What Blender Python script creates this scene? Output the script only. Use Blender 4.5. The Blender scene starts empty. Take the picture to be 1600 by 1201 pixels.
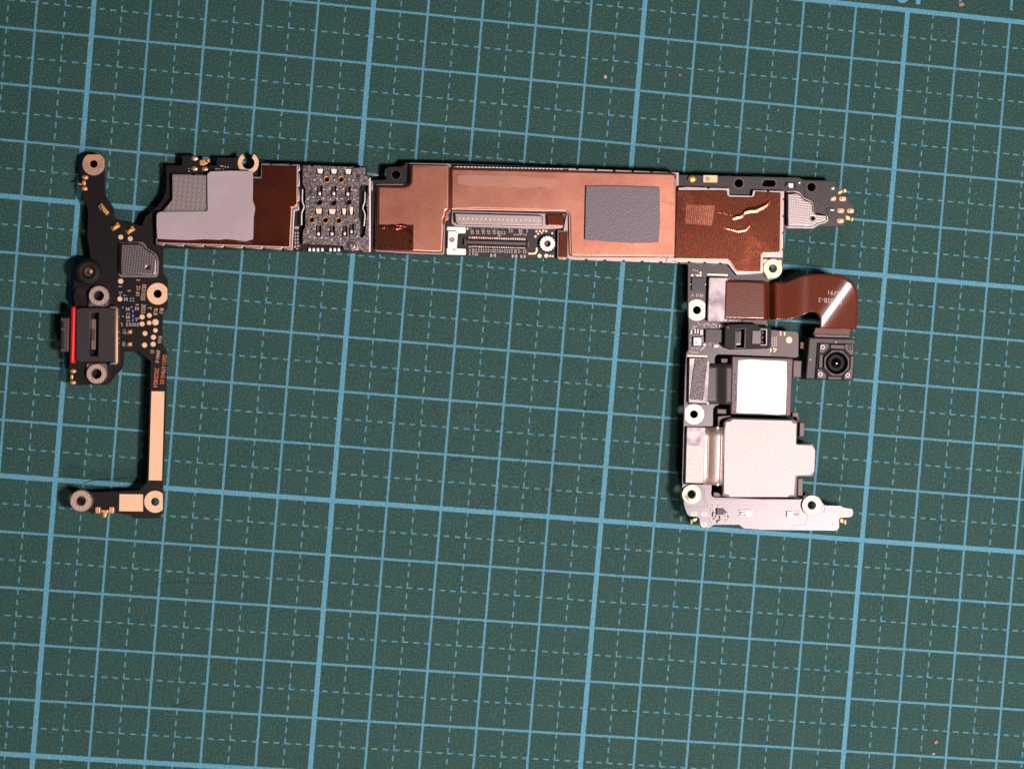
import bpy, bmesh, math, random
from mathutils import Vector, Matrix
random.seed(7)
S = bpy.context.scene
C = S.collection
PI = math.pi
# ------------------------------------------------------------------ camera, world, light, exposure
# units: 1 blender unit = 10 mm (one printed grid cell of the mat)
S.unit_settings.system = 'METRIC'; S.unit_settings.scale_length = 0.01
CAMR = Matrix(((0.98898958, 0.08375295, 0.12200435), (0.08134019, -0.99638195, 0.02463292), (0.12362601, -0.01443784, -0.99222385)))
CAMP = Vector((30.71952, -70.272018, 405.233447))          # mm over the mat
FPX = 3456.03                                               # focal length in pixels of a 1600 px wide picture
cd = bpy.data.cameras.new('camera'); cam = bpy.data.objects.new('camera', cd); C.objects.link(cam)
cd.sensor_width = 36; cd.lens = FPX / 1600 * 36; cd.clip_start = 0.5; cd.clip_end = 1000
mw = (Matrix(((1, 0, 0), (0, -1, 0), (0, 0, -1))) @ CAMR).transposed().to_4x4()
mw.translation = CAMP * 0.1
cam.matrix_world = mw
S.camera = cam
W = bpy.data.worlds.new('World'); S.world = W; W.use_nodes = True
bg = W.node_tree.nodes['Background']
bg.inputs[0].default_value = (0.80, 0.95, 1.0, 1); bg.inputs[1].default_value = 0.035
LD = bpy.data.lights.new('desk_lamp', 'AREA'); LD.shape = 'DISK'; LD.size = 6.5
LD.energy = 23500; LD.color = (1.0, 0.88, 0.86)
lo = bpy.data.objects.new('desk_lamp', LD); C.objects.link(lo)
lo.location = (24.5, -13.2, 42.0)
lo.rotation_euler = (Vector((8.5, -7.5, 0)) - lo.location).to_track_quat('-Z', 'Y').to_euler()
L2 = bpy.data.lights.new('second_lamp', 'AREA'); L2.shape = 'DISK'; L2.size = 6.0; L2.energy = 7000; L2.color = (1.0, 0.86, 0.82)
lo2 = bpy.data.objects.new('second_lamp', L2); C.objects.link(lo2); lo2.location = (15.0, -43.0, 34.0)
lo2.rotation_euler = (Vector((8.5, -7.5, 0)) - lo2.location).to_track_quat('-Z', 'Y').to_euler()
S.view_settings.view_transform = 'Standard'; S.view_settings.look = 'None'
S.view_settings.exposure = 0; S.view_settings.gamma = 1
S.render.film_transparent = False

# ------------------------------------------------------------------ measuring: a photo pixel on a plane of the place
class Frame:
    """a plane standing in the place; p() gives the point of height z over it that is seen at a photo pixel"""
    def __init__(s, origin, tilt=0.0, roll=0.0):
        s.o = Vector(origin); s.R = Matrix.Rotation(tilt, 3, 'Y') @ Matrix.Rotation(roll, 3, 'X'); s.Ri = s.R.transposed()
        s.off = Vector((0, 0, 0))
    def p(s, px, py, z=0.0):
        d = CAMR.transposed() @ Vector(((px - 800) / FPX, (py - 600.5) / FPX, 1))
        a = s.Ri @ (CAMP - s.o); d = s.Ri @ d
        t = (z - a.z) / d.z
        return (a + d * t - s.off) * 0.1
TILT = -math.atan(0.0164); ROLL = -math.atan(0.0225)
MATF = Frame((0, 0, 0))
F = Frame((0, 0, 1.4), TILT, ROLL)       # the board leans a little: its lower right end lies on the camera modules
PXMM = 8.53

# ------------------------------------------------------------------ materials
class G:
    def __init__(s, name):
        s.m = bpy.data.materials.new(name); s.m.use_nodes = True
        s.t = s.m.node_tree; s.b = s.t.nodes['Principled BSDF']
    def n(s, typ, **k):
        x = s.t.nodes.new(typ)
        for a, v in k.items(): setattr(x, a, v)
        return x
    def l(s, a, b): s.t.links.new(a, b)
    def math(s, op, a, b=None, c=None, clamp=False):
        x = s.n('ShaderNodeMath', operation=op); x.use_clamp = clamp
        for i, v in enumerate((a, b, c)):
            if v is None: continue
            if isinstance(v, (int, float)): x.inputs[i].default_value = v
            else: s.l(v, x.inputs[i])
        return x.outputs[0]
    def mix(s, f, a, b):
        x = s.n('ShaderNodeMix', data_type='RGBA')
        for i, v in ((0, f), (6, a), (7, b)):
            if isinstance(v, (int, float)): x.inputs[i].default_value = v
            elif isinstance(v, tuple): x.inputs[i].default_value = v + (1,) if len(v) == 3 else v
            else: s.l(v, x.inputs[i])
        return x.outputs[2]
    def coord(s):
        return s.n('ShaderNodeTexCoord').outputs['Object']
    def noise(s, scale, detail=2.0, rough=0.5, co=None, col=False):
        x = s.n('ShaderNodeTexNoise'); x.inputs['Scale'].default_value = scale
        x.inputs['Detail'].default_value = detail; x.inputs['Roughness'].default_value = rough
        s.l(co if co is not None else s.coord(), x.inputs['Vector'])
        return x.outputs['Color' if col else 'Fac']
    def ramp(s, f, lo, hi):
        x = s.n('ShaderNodeMapRange'); x.inputs[1].default_value = lo; x.inputs[2].default_value = hi
        s.l(f, x.inputs[0]); return x.outputs[0]
    def bump(s, h, strength, dist=0.02):
        x = s.n('ShaderNodeBump'); x.inputs['Strength'].default_value = strength
        x.inputs['Distance'].default_value = dist; s.l(h, x.inputs['Height'])
        s.l(x.outputs[0], s.b.inputs['Normal']); return x

def mk(name, base, rough=0.5, metal=0.0, bump=None, var=None, rvar=0.0, spec=0.5, coat=0.0, aniso=None):
    g = G(name); b = g.b
    b.inputs['Base Color'].default_value = base + (1,)
    b.inputs['Roughness'].default_value = rough; b.inputs['Metallic'].default_value = metal
    b.inputs['Specular IOR Level'].default_value = spec
    if coat: b.inputs['Coat Weight'].default_value = coat; b.inputs['Coat Roughness'].default_value = 0.12
    if var:   # (scale, other colour, lo, hi)
        f = g.ramp(g.noise(var[0], 4, 0.6), var[2], var[3])
        g.l(g.mix(f, base, var[1]), b.inputs['Base Color'])
    if rvar:
        f = g.noise(6.0, 4, 0.65)
        g.l(g.math('ADD', rough - rvar * 0.5, g.math('MULTIPLY', f, rvar)), b.inputs['Roughness'])
    if bump:
        g.bump(g.noise(bump[0], 2, 0.6), bump[1], 0.01)
    return g.m

def mat_mat():
    g = G('green_mat'); b = g.b
    co = g.coord()
    sep = g.n('ShaderNodeSeparateXYZ'); g.l(co, sep.inputs[0])
    # the print wavers a hair
    wob = g.math('MULTIPLY', g.math('SUBTRACT', g.noise(14.0, 1), 0.5), 0.012)
    x = g.math('ADD', sep.outputs[0], wob); y = g.math('ADD', sep.outputs[1], wob)
    def near(v, period, ph, w):      # 1 on a line of full width w
        d = g.math('ABSOLUTE', g.math('SUBTRACT', g.math('FRACT', g.math('ADD', g.math('DIVIDE', v, period), 0.5 - ph)), 0.5))
        return g.math('LESS_THAN', d, w * 0.5 / period)
    def dash(v): return g.math('GREATER_THAN', g.math('FRACT', g.math('DIVIDE', v, 0.2)), 0.47)
    mx = g.math('MAXIMUM', g.math('MULTIPLY', near(x, 1, 0, 0.043), 0.88), near(x, 5, 0, 0.090))
    my = g.math('MAXIMUM', g.math('MULTIPLY', near(y, 1, 0, 0.043), 0.88), near(y, 5, 0, 0.090))
    dx = g.math('MULTIPLY', near(x, 1, 0.5, 0.026), dash(y))
    dy = g.math('MULTIPLY', near(y, 1, 0.5, 0.026), dash(x))
    grid = g.math('MAXIMUM', g.math('MAXIMUM', mx, my), g.math('MULTIPLY', g.math('MAXIMUM', dx, dy), 0.82))
    inside = g.math('MULTIPLY', g.math('LESS_THAN', y, 0.046), g.math('GREATER_THAN', y, -25.046))
    inside = g.math('MULTIPLY', inside, g.math('MULTIPLY', g.math('LESS_THAN', x, 25.046), g.math('GREATER_THAN', x, -10.046)))
    grid = g.math('MULTIPLY', grid, inside)
    tick = g.math('MULTIPLY', near(x, 1, 0, 0.048), g.math('MULTIPLY', g.math('GREATER_THAN', y, 0.2), g.math('LESS_THAN', y, 0.62)))
    tick = g.math('MULTIPLY', tick, g.math('SUBTRACT', 1.0, near(x, 5, 0, 1.0)))
    grid = g.math('MAXIMUM', grid, tick)
    # worn pinholes in the print
    fine = g.noise(33.0, 2, 0.65, co)
    wear = g.math('MULTIPLY', g.ramp(g.noise(9.0, 4, 0.6, co), 0.58, 0.75), g.ramp(fine, 0.45, 0.6))
    gridw = g.math('MULTIPLY', grid, g.math('SUBTRACT', 1.0, g.math('MULTIPLY', wear, 0.75)))
    green = g.mix(g.ramp(g.noise(1.3, 4, 0.6, co), 0.35, 0.7), (0.021, 0.074, 0.065), (0.026, 0.082, 0.072))
    green = g.mix(g.math('MULTIPLY', g.ramp(fine, 0.54, 0.70), 0.55), green, (0.175, 0.180, 0.160))  # pale specks mixed into the colour, standing for glints of the grain
    green = g.mix(g.math('MULTIPLY', g.ramp(fine, 0.50, 0.32), 0.5), green, (0.008, 0.034, 0.031))
    # rubbed-in reddish grime and dark marks
    red = g.math('MULTIPLY', g.ramp(g.noise(0.9, 5, 0.7, co), 0.60, 0.74), g.ramp(g.noise(11, 3, 0.7, co), 0.46, 0.62))
    green = g.mix(g.math('MULTIPLY', red, 0.45), green, (0.10, 0.05, 0.042))
    blue = g.mix(g.ramp(fine, 0.40, 0.72), (0.072, 0.275, 0.405), (0.20, 0.42, 0.51))
    col = g.mix(gridw, green, blue)
    dn = g.n('ShaderNodeVectorMath', operation='DISTANCE'); g.l(co, dn.inputs[0]); dn.inputs[1].default_value = (8.2, -8.6, 0)
    zone = g.ramp(dn.outputs['Value'], 4.2, 1.0)
    dark = g.math('MULTIPLY', g.math('MULTIPLY', g.ramp(g.noise(3.6, 6, 0.8, co), 0.57, 0.62), g.ramp(g.noise(16, 3, 0.7, co), 0.44, 0.54)), zone)
    col = g.mix(g.math('MULTIPLY', dark, 0.92), col, (0.028, 0.022, 0.028))
    g.l(col, b.inputs['Base Color'])
    b.inputs['Roughness'].default_value = 0.5
    b.inputs['Specular IOR Level'].default_value = 0.12
    g.bump(g.math('ADD', g.noise(34.0, 3, 0.65, co), g.math('MULTIPLY', grid, 0.10)), 0.75, 0.02)
    return g.m

M = {}
M['mat'] = mat_mat()
M['matblue'] = mk('mat_blue_print', (0.085, 0.29, 0.42), 0.5, bump=(62, 0.4))
M['matedge'] = mk('mat_rubber', (0.02, 0.05, 0.045), 0.6)
M['table'] = mk('dark_table', (0.05, 0.045, 0.04), 0.5, var=(0.4, (0.07, 0.06, 0.05), 0.4, 0.6))
def pcb():
    g = G('black_solder_mask'); b = g.b
    f = g.noise(3.0, 4, 0.6)
    g.l(g.mix(f, (0.0035, 0.002, 0.002), (0.007, 0.0045, 0.0045)), b.inputs['Base Color'])
    b.inputs['Roughness'].default_value = 0.33; b.inputs['Specular IOR Level'].default_value = 0.7; b.inputs['Specular Tint'].default_value = (1.0, 0.88, 0.93, 1)
    w = g.n('ShaderNodeTexWave', bands_direction='X'); w.inputs['Scale'].default_value = 22; w.inputs['Distortion'].default_value = 1.2
    w.inputs['Detail'].default_value = 1
    g.l(g.coord(), w.inputs['Vector'])
    g.bump(g.math('ADD', g.math('MULTIPLY', w.outputs['Fac'], 0.10), g.noise(40, 2)), 0.05, 0.01)
    return g.m
M['pcb'] = pcb()
M['edge'] = mk('board_edge', (0.09, 0.055, 0.03), 0.6)
def copper_dull():
    g = G('dull_copper'); b = g.b
    co = g.coord()
    fine = g.noise(55, 3, 0.65, co); big = g.noise(1.1, 5, 0.65, co)
    c = g.mix(g.ramp(big, 0.35, 0.68), (0.34, 0.122, 0.078), (0.46, 0.195, 0.135))
    c = g.mix(g.math('MULTIPLY', g.ramp(fine, 0.4, 0.72), 0.35), c, (0.60, 0.29, 0.21))
    st = g.math('MULTIPLY', g.ramp(g.noise(2.4, 5, 0.7, co), 0.6, 0.75), 0.5)
    c = g.mix(st, c, (0.30, 0.085, 0.045))
    g.l(c, b.inputs['Base Color']); b.inputs['Metallic'].default_value = 0.85
    g.l(g.math('ADD', 0.30, g.math('MULTIPLY', g.noise(4, 4, 0.7, co), 0.10)), b.inputs['Roughness'])
    g.bump(g.math('ADD', g.noise(58, 2, 0.6, co), g.math('MULTIPLY', g.noise(160, 1, 0.5, co), 0.3)), 0.17, 0.01)
    return g.m
M['copper'] = copper_dull()
def foil(name, base, lines=0.5, rough=0.2, stain=(0.16, 0.06, 0.07)):
    g = G(name); b = g.b; co = g.coord()
    w = g.n('ShaderNodeTexWave', bands_direction='X'); w.inputs['Scale'].default_value = 9.2; w.inputs['Distortion'].default_value = 0.6
    g.l(co, w.inputs['Vector'])
    big = g.noise(0.9, 4, 0.6, co)
    c = g.mix(g.ramp(big, 0.42, 0.62), base, stain)
    if lines >= 1:
        lt = tuple(min(1, v * 2.6) for v in base)
        c = g.mix(g.math('MULTIPLY', g.math('MULTIPLY', g.ramp(w.outputs['Fac'], 0.45, 0.9), g.ramp(g.noise(26, 2, 0.7, co), 0.42, 0.60)), 0.55), c, lt)
    g.l(c, b.inputs['Base Color']); b.inputs['Metallic'].default_value = 0.94
    g.l(g.math('ADD', rough, g.math('MULTIPLY', g.ramp(g.noise(1.6, 5, 0.7, co), 0.55, 0.8), 0.06)), b.inputs['Roughness'])
    h = g.math('ADD', g.math('MULTIPLY', w.outputs['Fac'], 0.25 * lines), g.math('MULTIPLY', g.noise(40, 3, 0.7, co), 0.6 * lines))
    h = g.math('ADD', h, g.math('MULTIPLY', g.noise(0.8, 3, 0.5, co), 1.0))
    g.bump(h, 0.13, 0.012)
    return g.m
M['copper_film'] = mk('copper_with_residue', (0.36, 0.175, 0.135), 0.47, 0.75, bump=(30, 0.15), var=(2.0, (0.40, 0.17, 0.12), 0.42, 0.62))
M['tonguemetal'] = mk('tongue_metal', (0.26, 0.18, 0.135), 0.4, 0.5)
M['foil'] = foil('copper_foil', (0.50, 0.11, 0.05), 0.15, 0.19, (0.22, 0.06, 0.075))
M['foilr'] = foil('ribbed_copper_foil', (0.36, 0.098, 0.055), 1.0, 0.185, (0.30, 0.085, 0.05))
M['foilm'] = foil('rubbed_copper_foil', (0.42, 0.14, 0.09), 1.3, 0.24, (0.28, 0.085, 0.055))
M['tin'] = mk('tin_plate', (0.33, 0.27, 0.255), 0.42, 1.0, bump=(40, 0.12), rvar=0.2)
M['steel'] = mk('nickel_can', (0.34, 0.27, 0.27), 0.42, 1.0, bump=(55, 0.10), rvar=0.12)
def dimple(name, base, rough, pitch, rad, rot=0.026, metal=1.0, strength=0.6, out=1.0):
    g = G(name); b = g.b
    mp = g.n('ShaderNodeMapping'); mp.inputs['Rotation'].default_value = (0, 0, rot); g.l(g.coord(), mp.inputs[0])
    sp = g.n('ShaderNodeSeparateXYZ'); g.l(mp.outputs[0], sp.inputs[0])
    def c(v): return g.math('SUBTRACT', g.math('FRACT', g.math('DIVIDE', v, pitch)), 0.5)
    a, e = c(sp.outputs[0]), c(sp.outputs[1])
    d = g.math('SQRT', g.math('ADD', g.math('MULTIPLY', a, a), g.math('MULTIPLY', e, e)))
    m = g.ramp(d, rad, rad * 0.4)
    b.inputs['Metallic'].default_value = metal; b.inputs['Roughness'].default_value = rough
    nz = g.noise(40, 3, 0.6)
    g.l(g.mix(g.math('MULTIPLY', nz, 0.4), base, tuple(v * 0.75 for v in base)), b.inputs['Base Color'])
    g.bump(g.math('ADD', g.math('MULTIPLY', m, out), g.math('MULTIPLY', nz, 0.25)), strength, 0.012)
    return g.m
M['can'] = dimple('dimpled_can', (0.29, 0.24, 0.24), 0.37, 0.045, 0.28, out=-1.0, strength=0.2)
M['fabric'] = dimple('woven_shielding', (0.30, 0.245, 0.235), 0.5, 0.085, 0.42, metal=0.6, strength=0.12)
M['rough_tin'] = mk('mottled_tin', (0.10, 0.076, 0.082), 0.42, 0.8, bump=(40, 0.5), var=(24, (0.40, 0.33, 0.33), 0.45, 0.72), rvar=0.2)
M['gold'] = mk('gold_pad', (0.86, 0.53, 0.34), 0.62, 0.35, bump=(60, 0.08), var=(20, (0.93, 0.60, 0.39), 0.4, 0.7))
M['goldshine'] = mk('gold_spring', (0.85, 0.45, 0.15), 0.42, 0.8)
M['goldbright'] = mk('pale_gold_pad', (0.92, 0.71, 0.47), 0.55, 0.5, bump=(60, 0.08), var=(12, (0.94, 0.78, 0.58), 0.4, 0.7))
M['solder'] = mk('solder_coated_ring', (0.62, 0.42, 0.34), 0.40, 0.85, bump=(45, 0.4), var=(28, (0.8, 0.58, 0.5), 0.4, 0.7))
M['copperring'] = mk('copper_ring', (0.72, 0.36, 0.20), 0.5, 0.7, bump=(40, 0.1))
M['whitepad'] = mk('pale_tin_pad', (0.88, 0.80, 0.76), 0.5, 0.4, bump=(40, 0.06))
M['lavender'] = mk('lavender_gap_pad', (0.42, 0.335, 0.355), 0.7, bump=(20, 0.05), var=(1.5, (0.46, 0.37, 0.39), 0.4, 0.6), spec=0.25)
def gray_pad():
    g = G('embossed_grey_pad'); b = g.b; co = g.coord()
    mp = g.n('ShaderNodeMapping'); mp.inputs['Rotation'].default_value = (0, 0, 0.5); mp.inputs['Scale'].default_value = (1, 1.9, 1); g.l(co, mp.inputs[0])
    v = g.n('ShaderNodeTexVoronoi'); v.inputs['Scale'].default_value = 15; v.inputs['Randomness'].default_value = 0.35; g.l(mp.outputs[0], v.inputs['Vector'])
    b.inputs['Base Color'].default_value = (0.150, 0.120, 0.138, 1); b.inputs['Roughness'].default_value = 0.40
    g.bump(g.math('ADD', g.math('MULTIPLY', v.outputs['Distance'], -1.0), g.math('MULTIPLY', g.noise(50, 2, 0.6, co), 0.2)), 0.26, 0.012)
    return g.m
M['graypad'] = gray_pad()
M['black'] = mk('black_plastic', (0.010, 0.008, 0.009), 0.55, bump=(60, 0.06), spec=0.22)
M['rubber'] = mk('black_rubber', (0.006, 0.005, 0.005), 0.65, spec=0.3)
M['usbgrey'] = mk('charcoal_plastic', (0.022, 0.015, 0.017), 0.5, bump=(70, 0.12))
M['red'] = mk('red_rubber', (0.72, 0.010, 0.014), 0.5)
M['brown'] = mk('brown_tongue', (0.12, 0.07, 0.05), 0.4, 0.4)
M['chip'] = mk('grey_chip', (0.085, 0.066, 0.070), 0.6, bump=(60, 0.3), var=(35, (0.14, 0.11, 0.115), 0.4, 0.7))
M['greybar'] = mk('grey_connector_bar', (0.10, 0.08, 0.09), 0.5)
M['purple'] = mk('blue_black_chip', (0.020, 0.015, 0.034), 0.45)
M['cambody'] = mk('camera_grey', (0.036, 0.025, 0.028), 0.5, bump=(70, 0.10))
M['camface'] = mk('camera_face_grey', (0.085, 0.060, 0.064), 0.5, bump=(70, 0.10))
M['platemid'] = mk('dim_tin', (0.19, 0.155, 0.165), 0.55, 0.2, bump=(60, 0.2))
M['edgehighlight'] = mk('copper_edge_highlight', (0.95, 0.56, 0.42), 0.42, 0.9)  # brighter copper, for the tubes that stand in for edge highlights
M['camframe'] = mk('camera_bracket', (0.105, 0.075, 0.076), 0.5, 0.4, bump=(60, 0.1))
M['label'] = mk('white_label', (0.95, 0.94, 0.91), 0.6, bump=(25, 0.05), var=(6, (0.86, 0.80, 0.77), 0.62, 0.8))
M['stainplate'] = mk('stained_stiffener', (0.46, 0.39, 0.40), 0.55, 0.6, bump=(50, 0.3), var=(4.0, (0.22, 0.17, 0.20), 0.40, 0.66), rvar=0.2)
M['brushed'] = mk('satin_plate', (0.56, 0.525, 0.515), 0.62, 0.45, bump=(40, 0.35), var=(28, (0.44, 0.40, 0.385), 0.5, 0.72))
M['foam'] = mk('sparkling_foam', (0.075, 0.062, 0.068), 0.35, 0.6, bump=(45, 1.0), var=(50, (0.25, 0.2, 0.21), 0.5, 0.7))
M['blackflex'] = mk('black_flex', (0.045, 0.033, 0.035), 0.45, 0.3, bump=(50, 0.1))
M['goldflex'] = mk('bronze_flex', (0.52, 0.39, 0.33), 0.42, 0.7, bump=(45, 0.4))
M['silk'] = mk('tan_silkscreen', (0.62, 0.40, 0.25), 0.6)
M['silkorange'] = mk('orange_silkscreen', (0.60, 0.17, 0.07), 0.6)
M['flexprint'] = mk('pale_flex_print', (0.62, 0.42, 0.38), 0.5)
M['void'] = mk('lens_hood_black', (0.002, 0.002, 0.0025), 0.8, spec=0.05)
M['lens'] = mk('lens_glass', (0.002, 0.002, 0.003), 0.03, coat=0.6)
M['blueprt'] = mk('blue_component', (0.12, 0.12, 0.5), 0.5)
M['cap'] = mk('ceramic_component', (0.46, 0.36, 0.34), 0.5, 0.3)
M['hair'] = mk('black_hair', (0.008, 0.008, 0.008), 0.4)
M['crumb'] = mk('pink_crumb', (0.50, 0.22, 0.17), 0.8)
M['crumbw'] = mk('pale_crumb', (0.60, 0.42, 0.36), 0.8)
def flex():
    g = G('brown_polyimide'); b = g.b
    mp = g.n('ShaderNodeMapping'); mp.inputs['Rotation'].default_value = (0, 0, 0.03); g.l(g.coord(), mp.inputs[0])
    sp = g.n('ShaderNodeSeparateXYZ'); g.l(mp.outputs[0], sp.inputs[0])
    def c(v): return g.math('ABSOLUTE', g.math('SUBTRACT', g.math('FRACT', g.math('DIVIDE', v, 0.042)), 0.5))
    d = g.math('MAXIMUM', c(sp.outputs[0]), c(sp.outputs[1]))
    m = g.ramp(d, 0.26, 0.42)
    g.l(g.mix(m, (0.105, 0.019, 0.007), (0.160, 0.034, 0.014)), b.inputs['Base Color'])
    b.inputs['Roughness'].default_value = 0.32; b.inputs['Specular IOR Level'].default_value = 0.2
    b.inputs['Coat Weight'].default_value = 1.0; b.inputs['Coat Roughness'].default_value = 0.135
    g.bump(m, 0.10, 0.01)
    return g.m
M['flex'] = flex()

# ------------------------------------------------------------------ building helpers
def link(o, parent=None):
    C.objects.link(o)
    if parent is not None: o.parent = parent
    return o
def tag(o, label=None, cat=None, group=None, kind=None):
    if label: o['label'] = label
    if cat: o['category'] = cat
    if group: o['group'] = group
    if kind: o['kind'] = kind
    return o
def root(name, frame, loc_local, label, cat):
    o = bpy.data.objects.new(name, None); C.objects.link(o)
    frame.off = Vector((0, 0, 0))
    o.rotation_euler = frame.R.to_euler()
    o.location = (frame.o + frame.R @ (Vector(loc_local) * 10)) * 0.1
    o.empty_display_size = 0.5
    return tag(o, label, cat)
def meshobj(name, bm, mats, parent, smooth=False):
    me = bpy.data.meshes.new(name); bm.to_mesh(me); bm.free()
    for m in (mats if isinstance(mats, (list, tuple)) else [mats]): me.materials.append(m)
    if smooth:
        for p in me.polygons: p.use_smooth = True
    return link(bpy.data.objects.new(name, me), parent)
def rounded(pts, r, seg=4):
    if not r: return pts
    out = []; n = len(pts)
    for i in range(n):
        p = Vector(pts[i][:2]); rr = pts[i][2] if len(pts[i]) > 2 else r
        a = Vector(pts[i - 1][:2]); b = Vector(pts[(i + 1) % n][:2])
        u = a - p; v = b - p
        if u.length < 1e-6 or v.length < 1e-6: continue
        k = min(rr, 0.45 * u.length, 0.45 * v.length)
        ang = u.angle(v)
        if ang > PI - 0.12 or k < 0.05: out.append((p.x, p.y)); continue
        q0 = p + u.normalized() * k; q1 = p + v.normalized() * k
        for j in range(seg + 1):
            t = j / seg
            q = q0 * (1 - t) ** 2 + p * 2 * t * (1 - t) + q1 * t * t
            out.append((q.x, q.y))
    return out
def rect(x0, y0, x1, y1, a=0.024):
    cx, cy = (x0 + x1) / 2, (y0 + y1) / 2; c, s = math.cos(a), math.sin(a)
    return [(cx + (x - cx) * c - (y - cy) * s, cy + (x - cx) * s + (y - cy) * c) for x, y in ((x0, y0), (x1, y0), (x1, y1), (x0, y1))]
def circ(x, y, r, n=24, a0=0.0, a1=2 * PI):
    full = abs(a1 - a0 - 2 * PI) < 1e-6
    return [(x + r * math.cos(a0 + (a1 - a0) * i / (n if full else n - 1)), y + r * math.sin(a0 + (a1 - a0) * i / (n if full else n - 1))) for i in range(n)]
def notched(p, q, n, w=2.2, d=2.0, first=None, step=None):
    """points from p towards q with n little notches cut to the right of travel"""
    p = Vector(p); q = Vector(q); u = (q - p); L = u.length; u.normalize(); nrm = Vector((-u.y, u.x))
    out = [tuple(p)]
    for i in range(n):
        s = (first + i * step) if first is not None else L * (i + 0.5) / n
        c = p + u * s
        out += [tuple(c - u * w / 2), tuple(c - u * w / 2 + nrm * d), tuple(c + u * w / 2 + nrm * d), tuple(c + u * w / 2)]
    return out
def plate(name, pts, z0, z1, m, parent, holes=(), bev=0.06, rnd=0, fr=None, seg=4):
    """an outline traced at the height z1, extruded from z0 to z1 (mm), edges rounded by bev"""
    fr = fr or F
    cu = bpy.data.curves.new(name, 'CURVE'); cu.dimensions = '2D'; cu.fill_mode = 'BOTH'
    bev = min(bev, (z1 - z0) * 0.45)
    for k, ring in enumerate([rounded(pts, rnd, seg)] + [h for h in holes]):
        sp = cu.splines.new('POLY'); sp.points.add(len(ring) - 1); sp.use_cyclic_u = True
        for i, q in enumerate(ring):
            v = fr.p(q[0], q[1], z1); sp.points[i].co = (v.x, v.y, 0, 1)
    cu.extrude = ((z1 - z0) / 2 - bev) * 0.1; cu.bevel_depth = bev * 0.1; cu.bevel_resolution = 3 if bev > 0.11 else (1 if bev > 0.03 else 0)
    cu.offset = -bev * 0.1
    t = bpy.data.objects.new('tmp', cu)
    me = bpy.data.meshes.new_from_object(t)
    bpy.data.objects.remove(t); bpy.data.curves.remove(cu)
    zm = (z0 + z1) / 2 * 0.1 - fr.off.z * 0.1
    for v in me.vertices: v.co.z += zm
    me.name = name; me.materials.clear(); me.materials.append(m)
    return link(bpy.data.objects.new(name, me), parent)
_disc = {}
def disc(name, px, py, r, z0, z1, m, parent, n=16, fr=None, dome=0.0, sx=1.0):
    """a round pad or stud, mesh shared between alike ones"""
    fr = fr or F
    key = (name, round(r, 2), round(z1 - z0, 3), m.name, n, dome, sx)
    if key not in _disc:
        bm = bmesh.new(); R = r / PXMM * 0.1; h = (z1 - z0) * 0.1
        def ring(rr, z): return [bm.verts.new((rr * sx * math.cos(2 * PI * i / n), rr * math.sin(2 * PI * i / n), z)) for i in range(n)]
        rs = [ring(R, -h), ring(R, -h * 0.25), ring(R * 0.88, 0)]
        if dome: rs.append(ring(R * 0.5, dome * 0.1))
        for a, b in zip(rs, rs[1:]):
            for i in range(n): bm.faces.new((a[i], a[(i + 1) % n], b[(i + 1) % n], b[i]))
        bm.faces.new(rs[-1])
        me = bpy.data.meshes.new(name); bm.to_mesh(me); bm.free(); me.materials.append(m)
        if dome:
            for p in me.polygons: p.use_smooth = True
        _disc[key] = me
    o = bpy.data.objects.new(name, _disc[key]); link(o, parent)
    o.location = fr.p(px, py, z1) - Vector((0, 0, fr.off.z * 0.0))
    return o
def lathe(name, px, py, prof, m, parent, n=32, fr=None, smooth=False):
    """prof: (radius px, z mm) from the outside bottom over the top into the bore"""
    fr = fr or F; bm = bmesh.new(); c = fr.p(px, py, max(z for r, z in prof)); zc = max(z for r, z in prof)
    rows = [[bm.verts.new((r / PXMM * 0.1 * math.cos(2 * PI * i / n), r / PXMM * 0.1 * math.sin(2 * PI * i / n), (z - zc) * 0.1)) for i in range(n)] for r, z in prof]
    for a, b in zip(rows, rows[1:]):
        for i in range(n): bm.faces.new((a[i], a[(i + 1) % n], b[(i + 1) % n], b[i]))
    if prof[-1][0] < 0.3: bm.faces.new(rows[-1])
    o = meshobj(name, bm, m, parent, smooth); o.location = c
    return o
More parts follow.
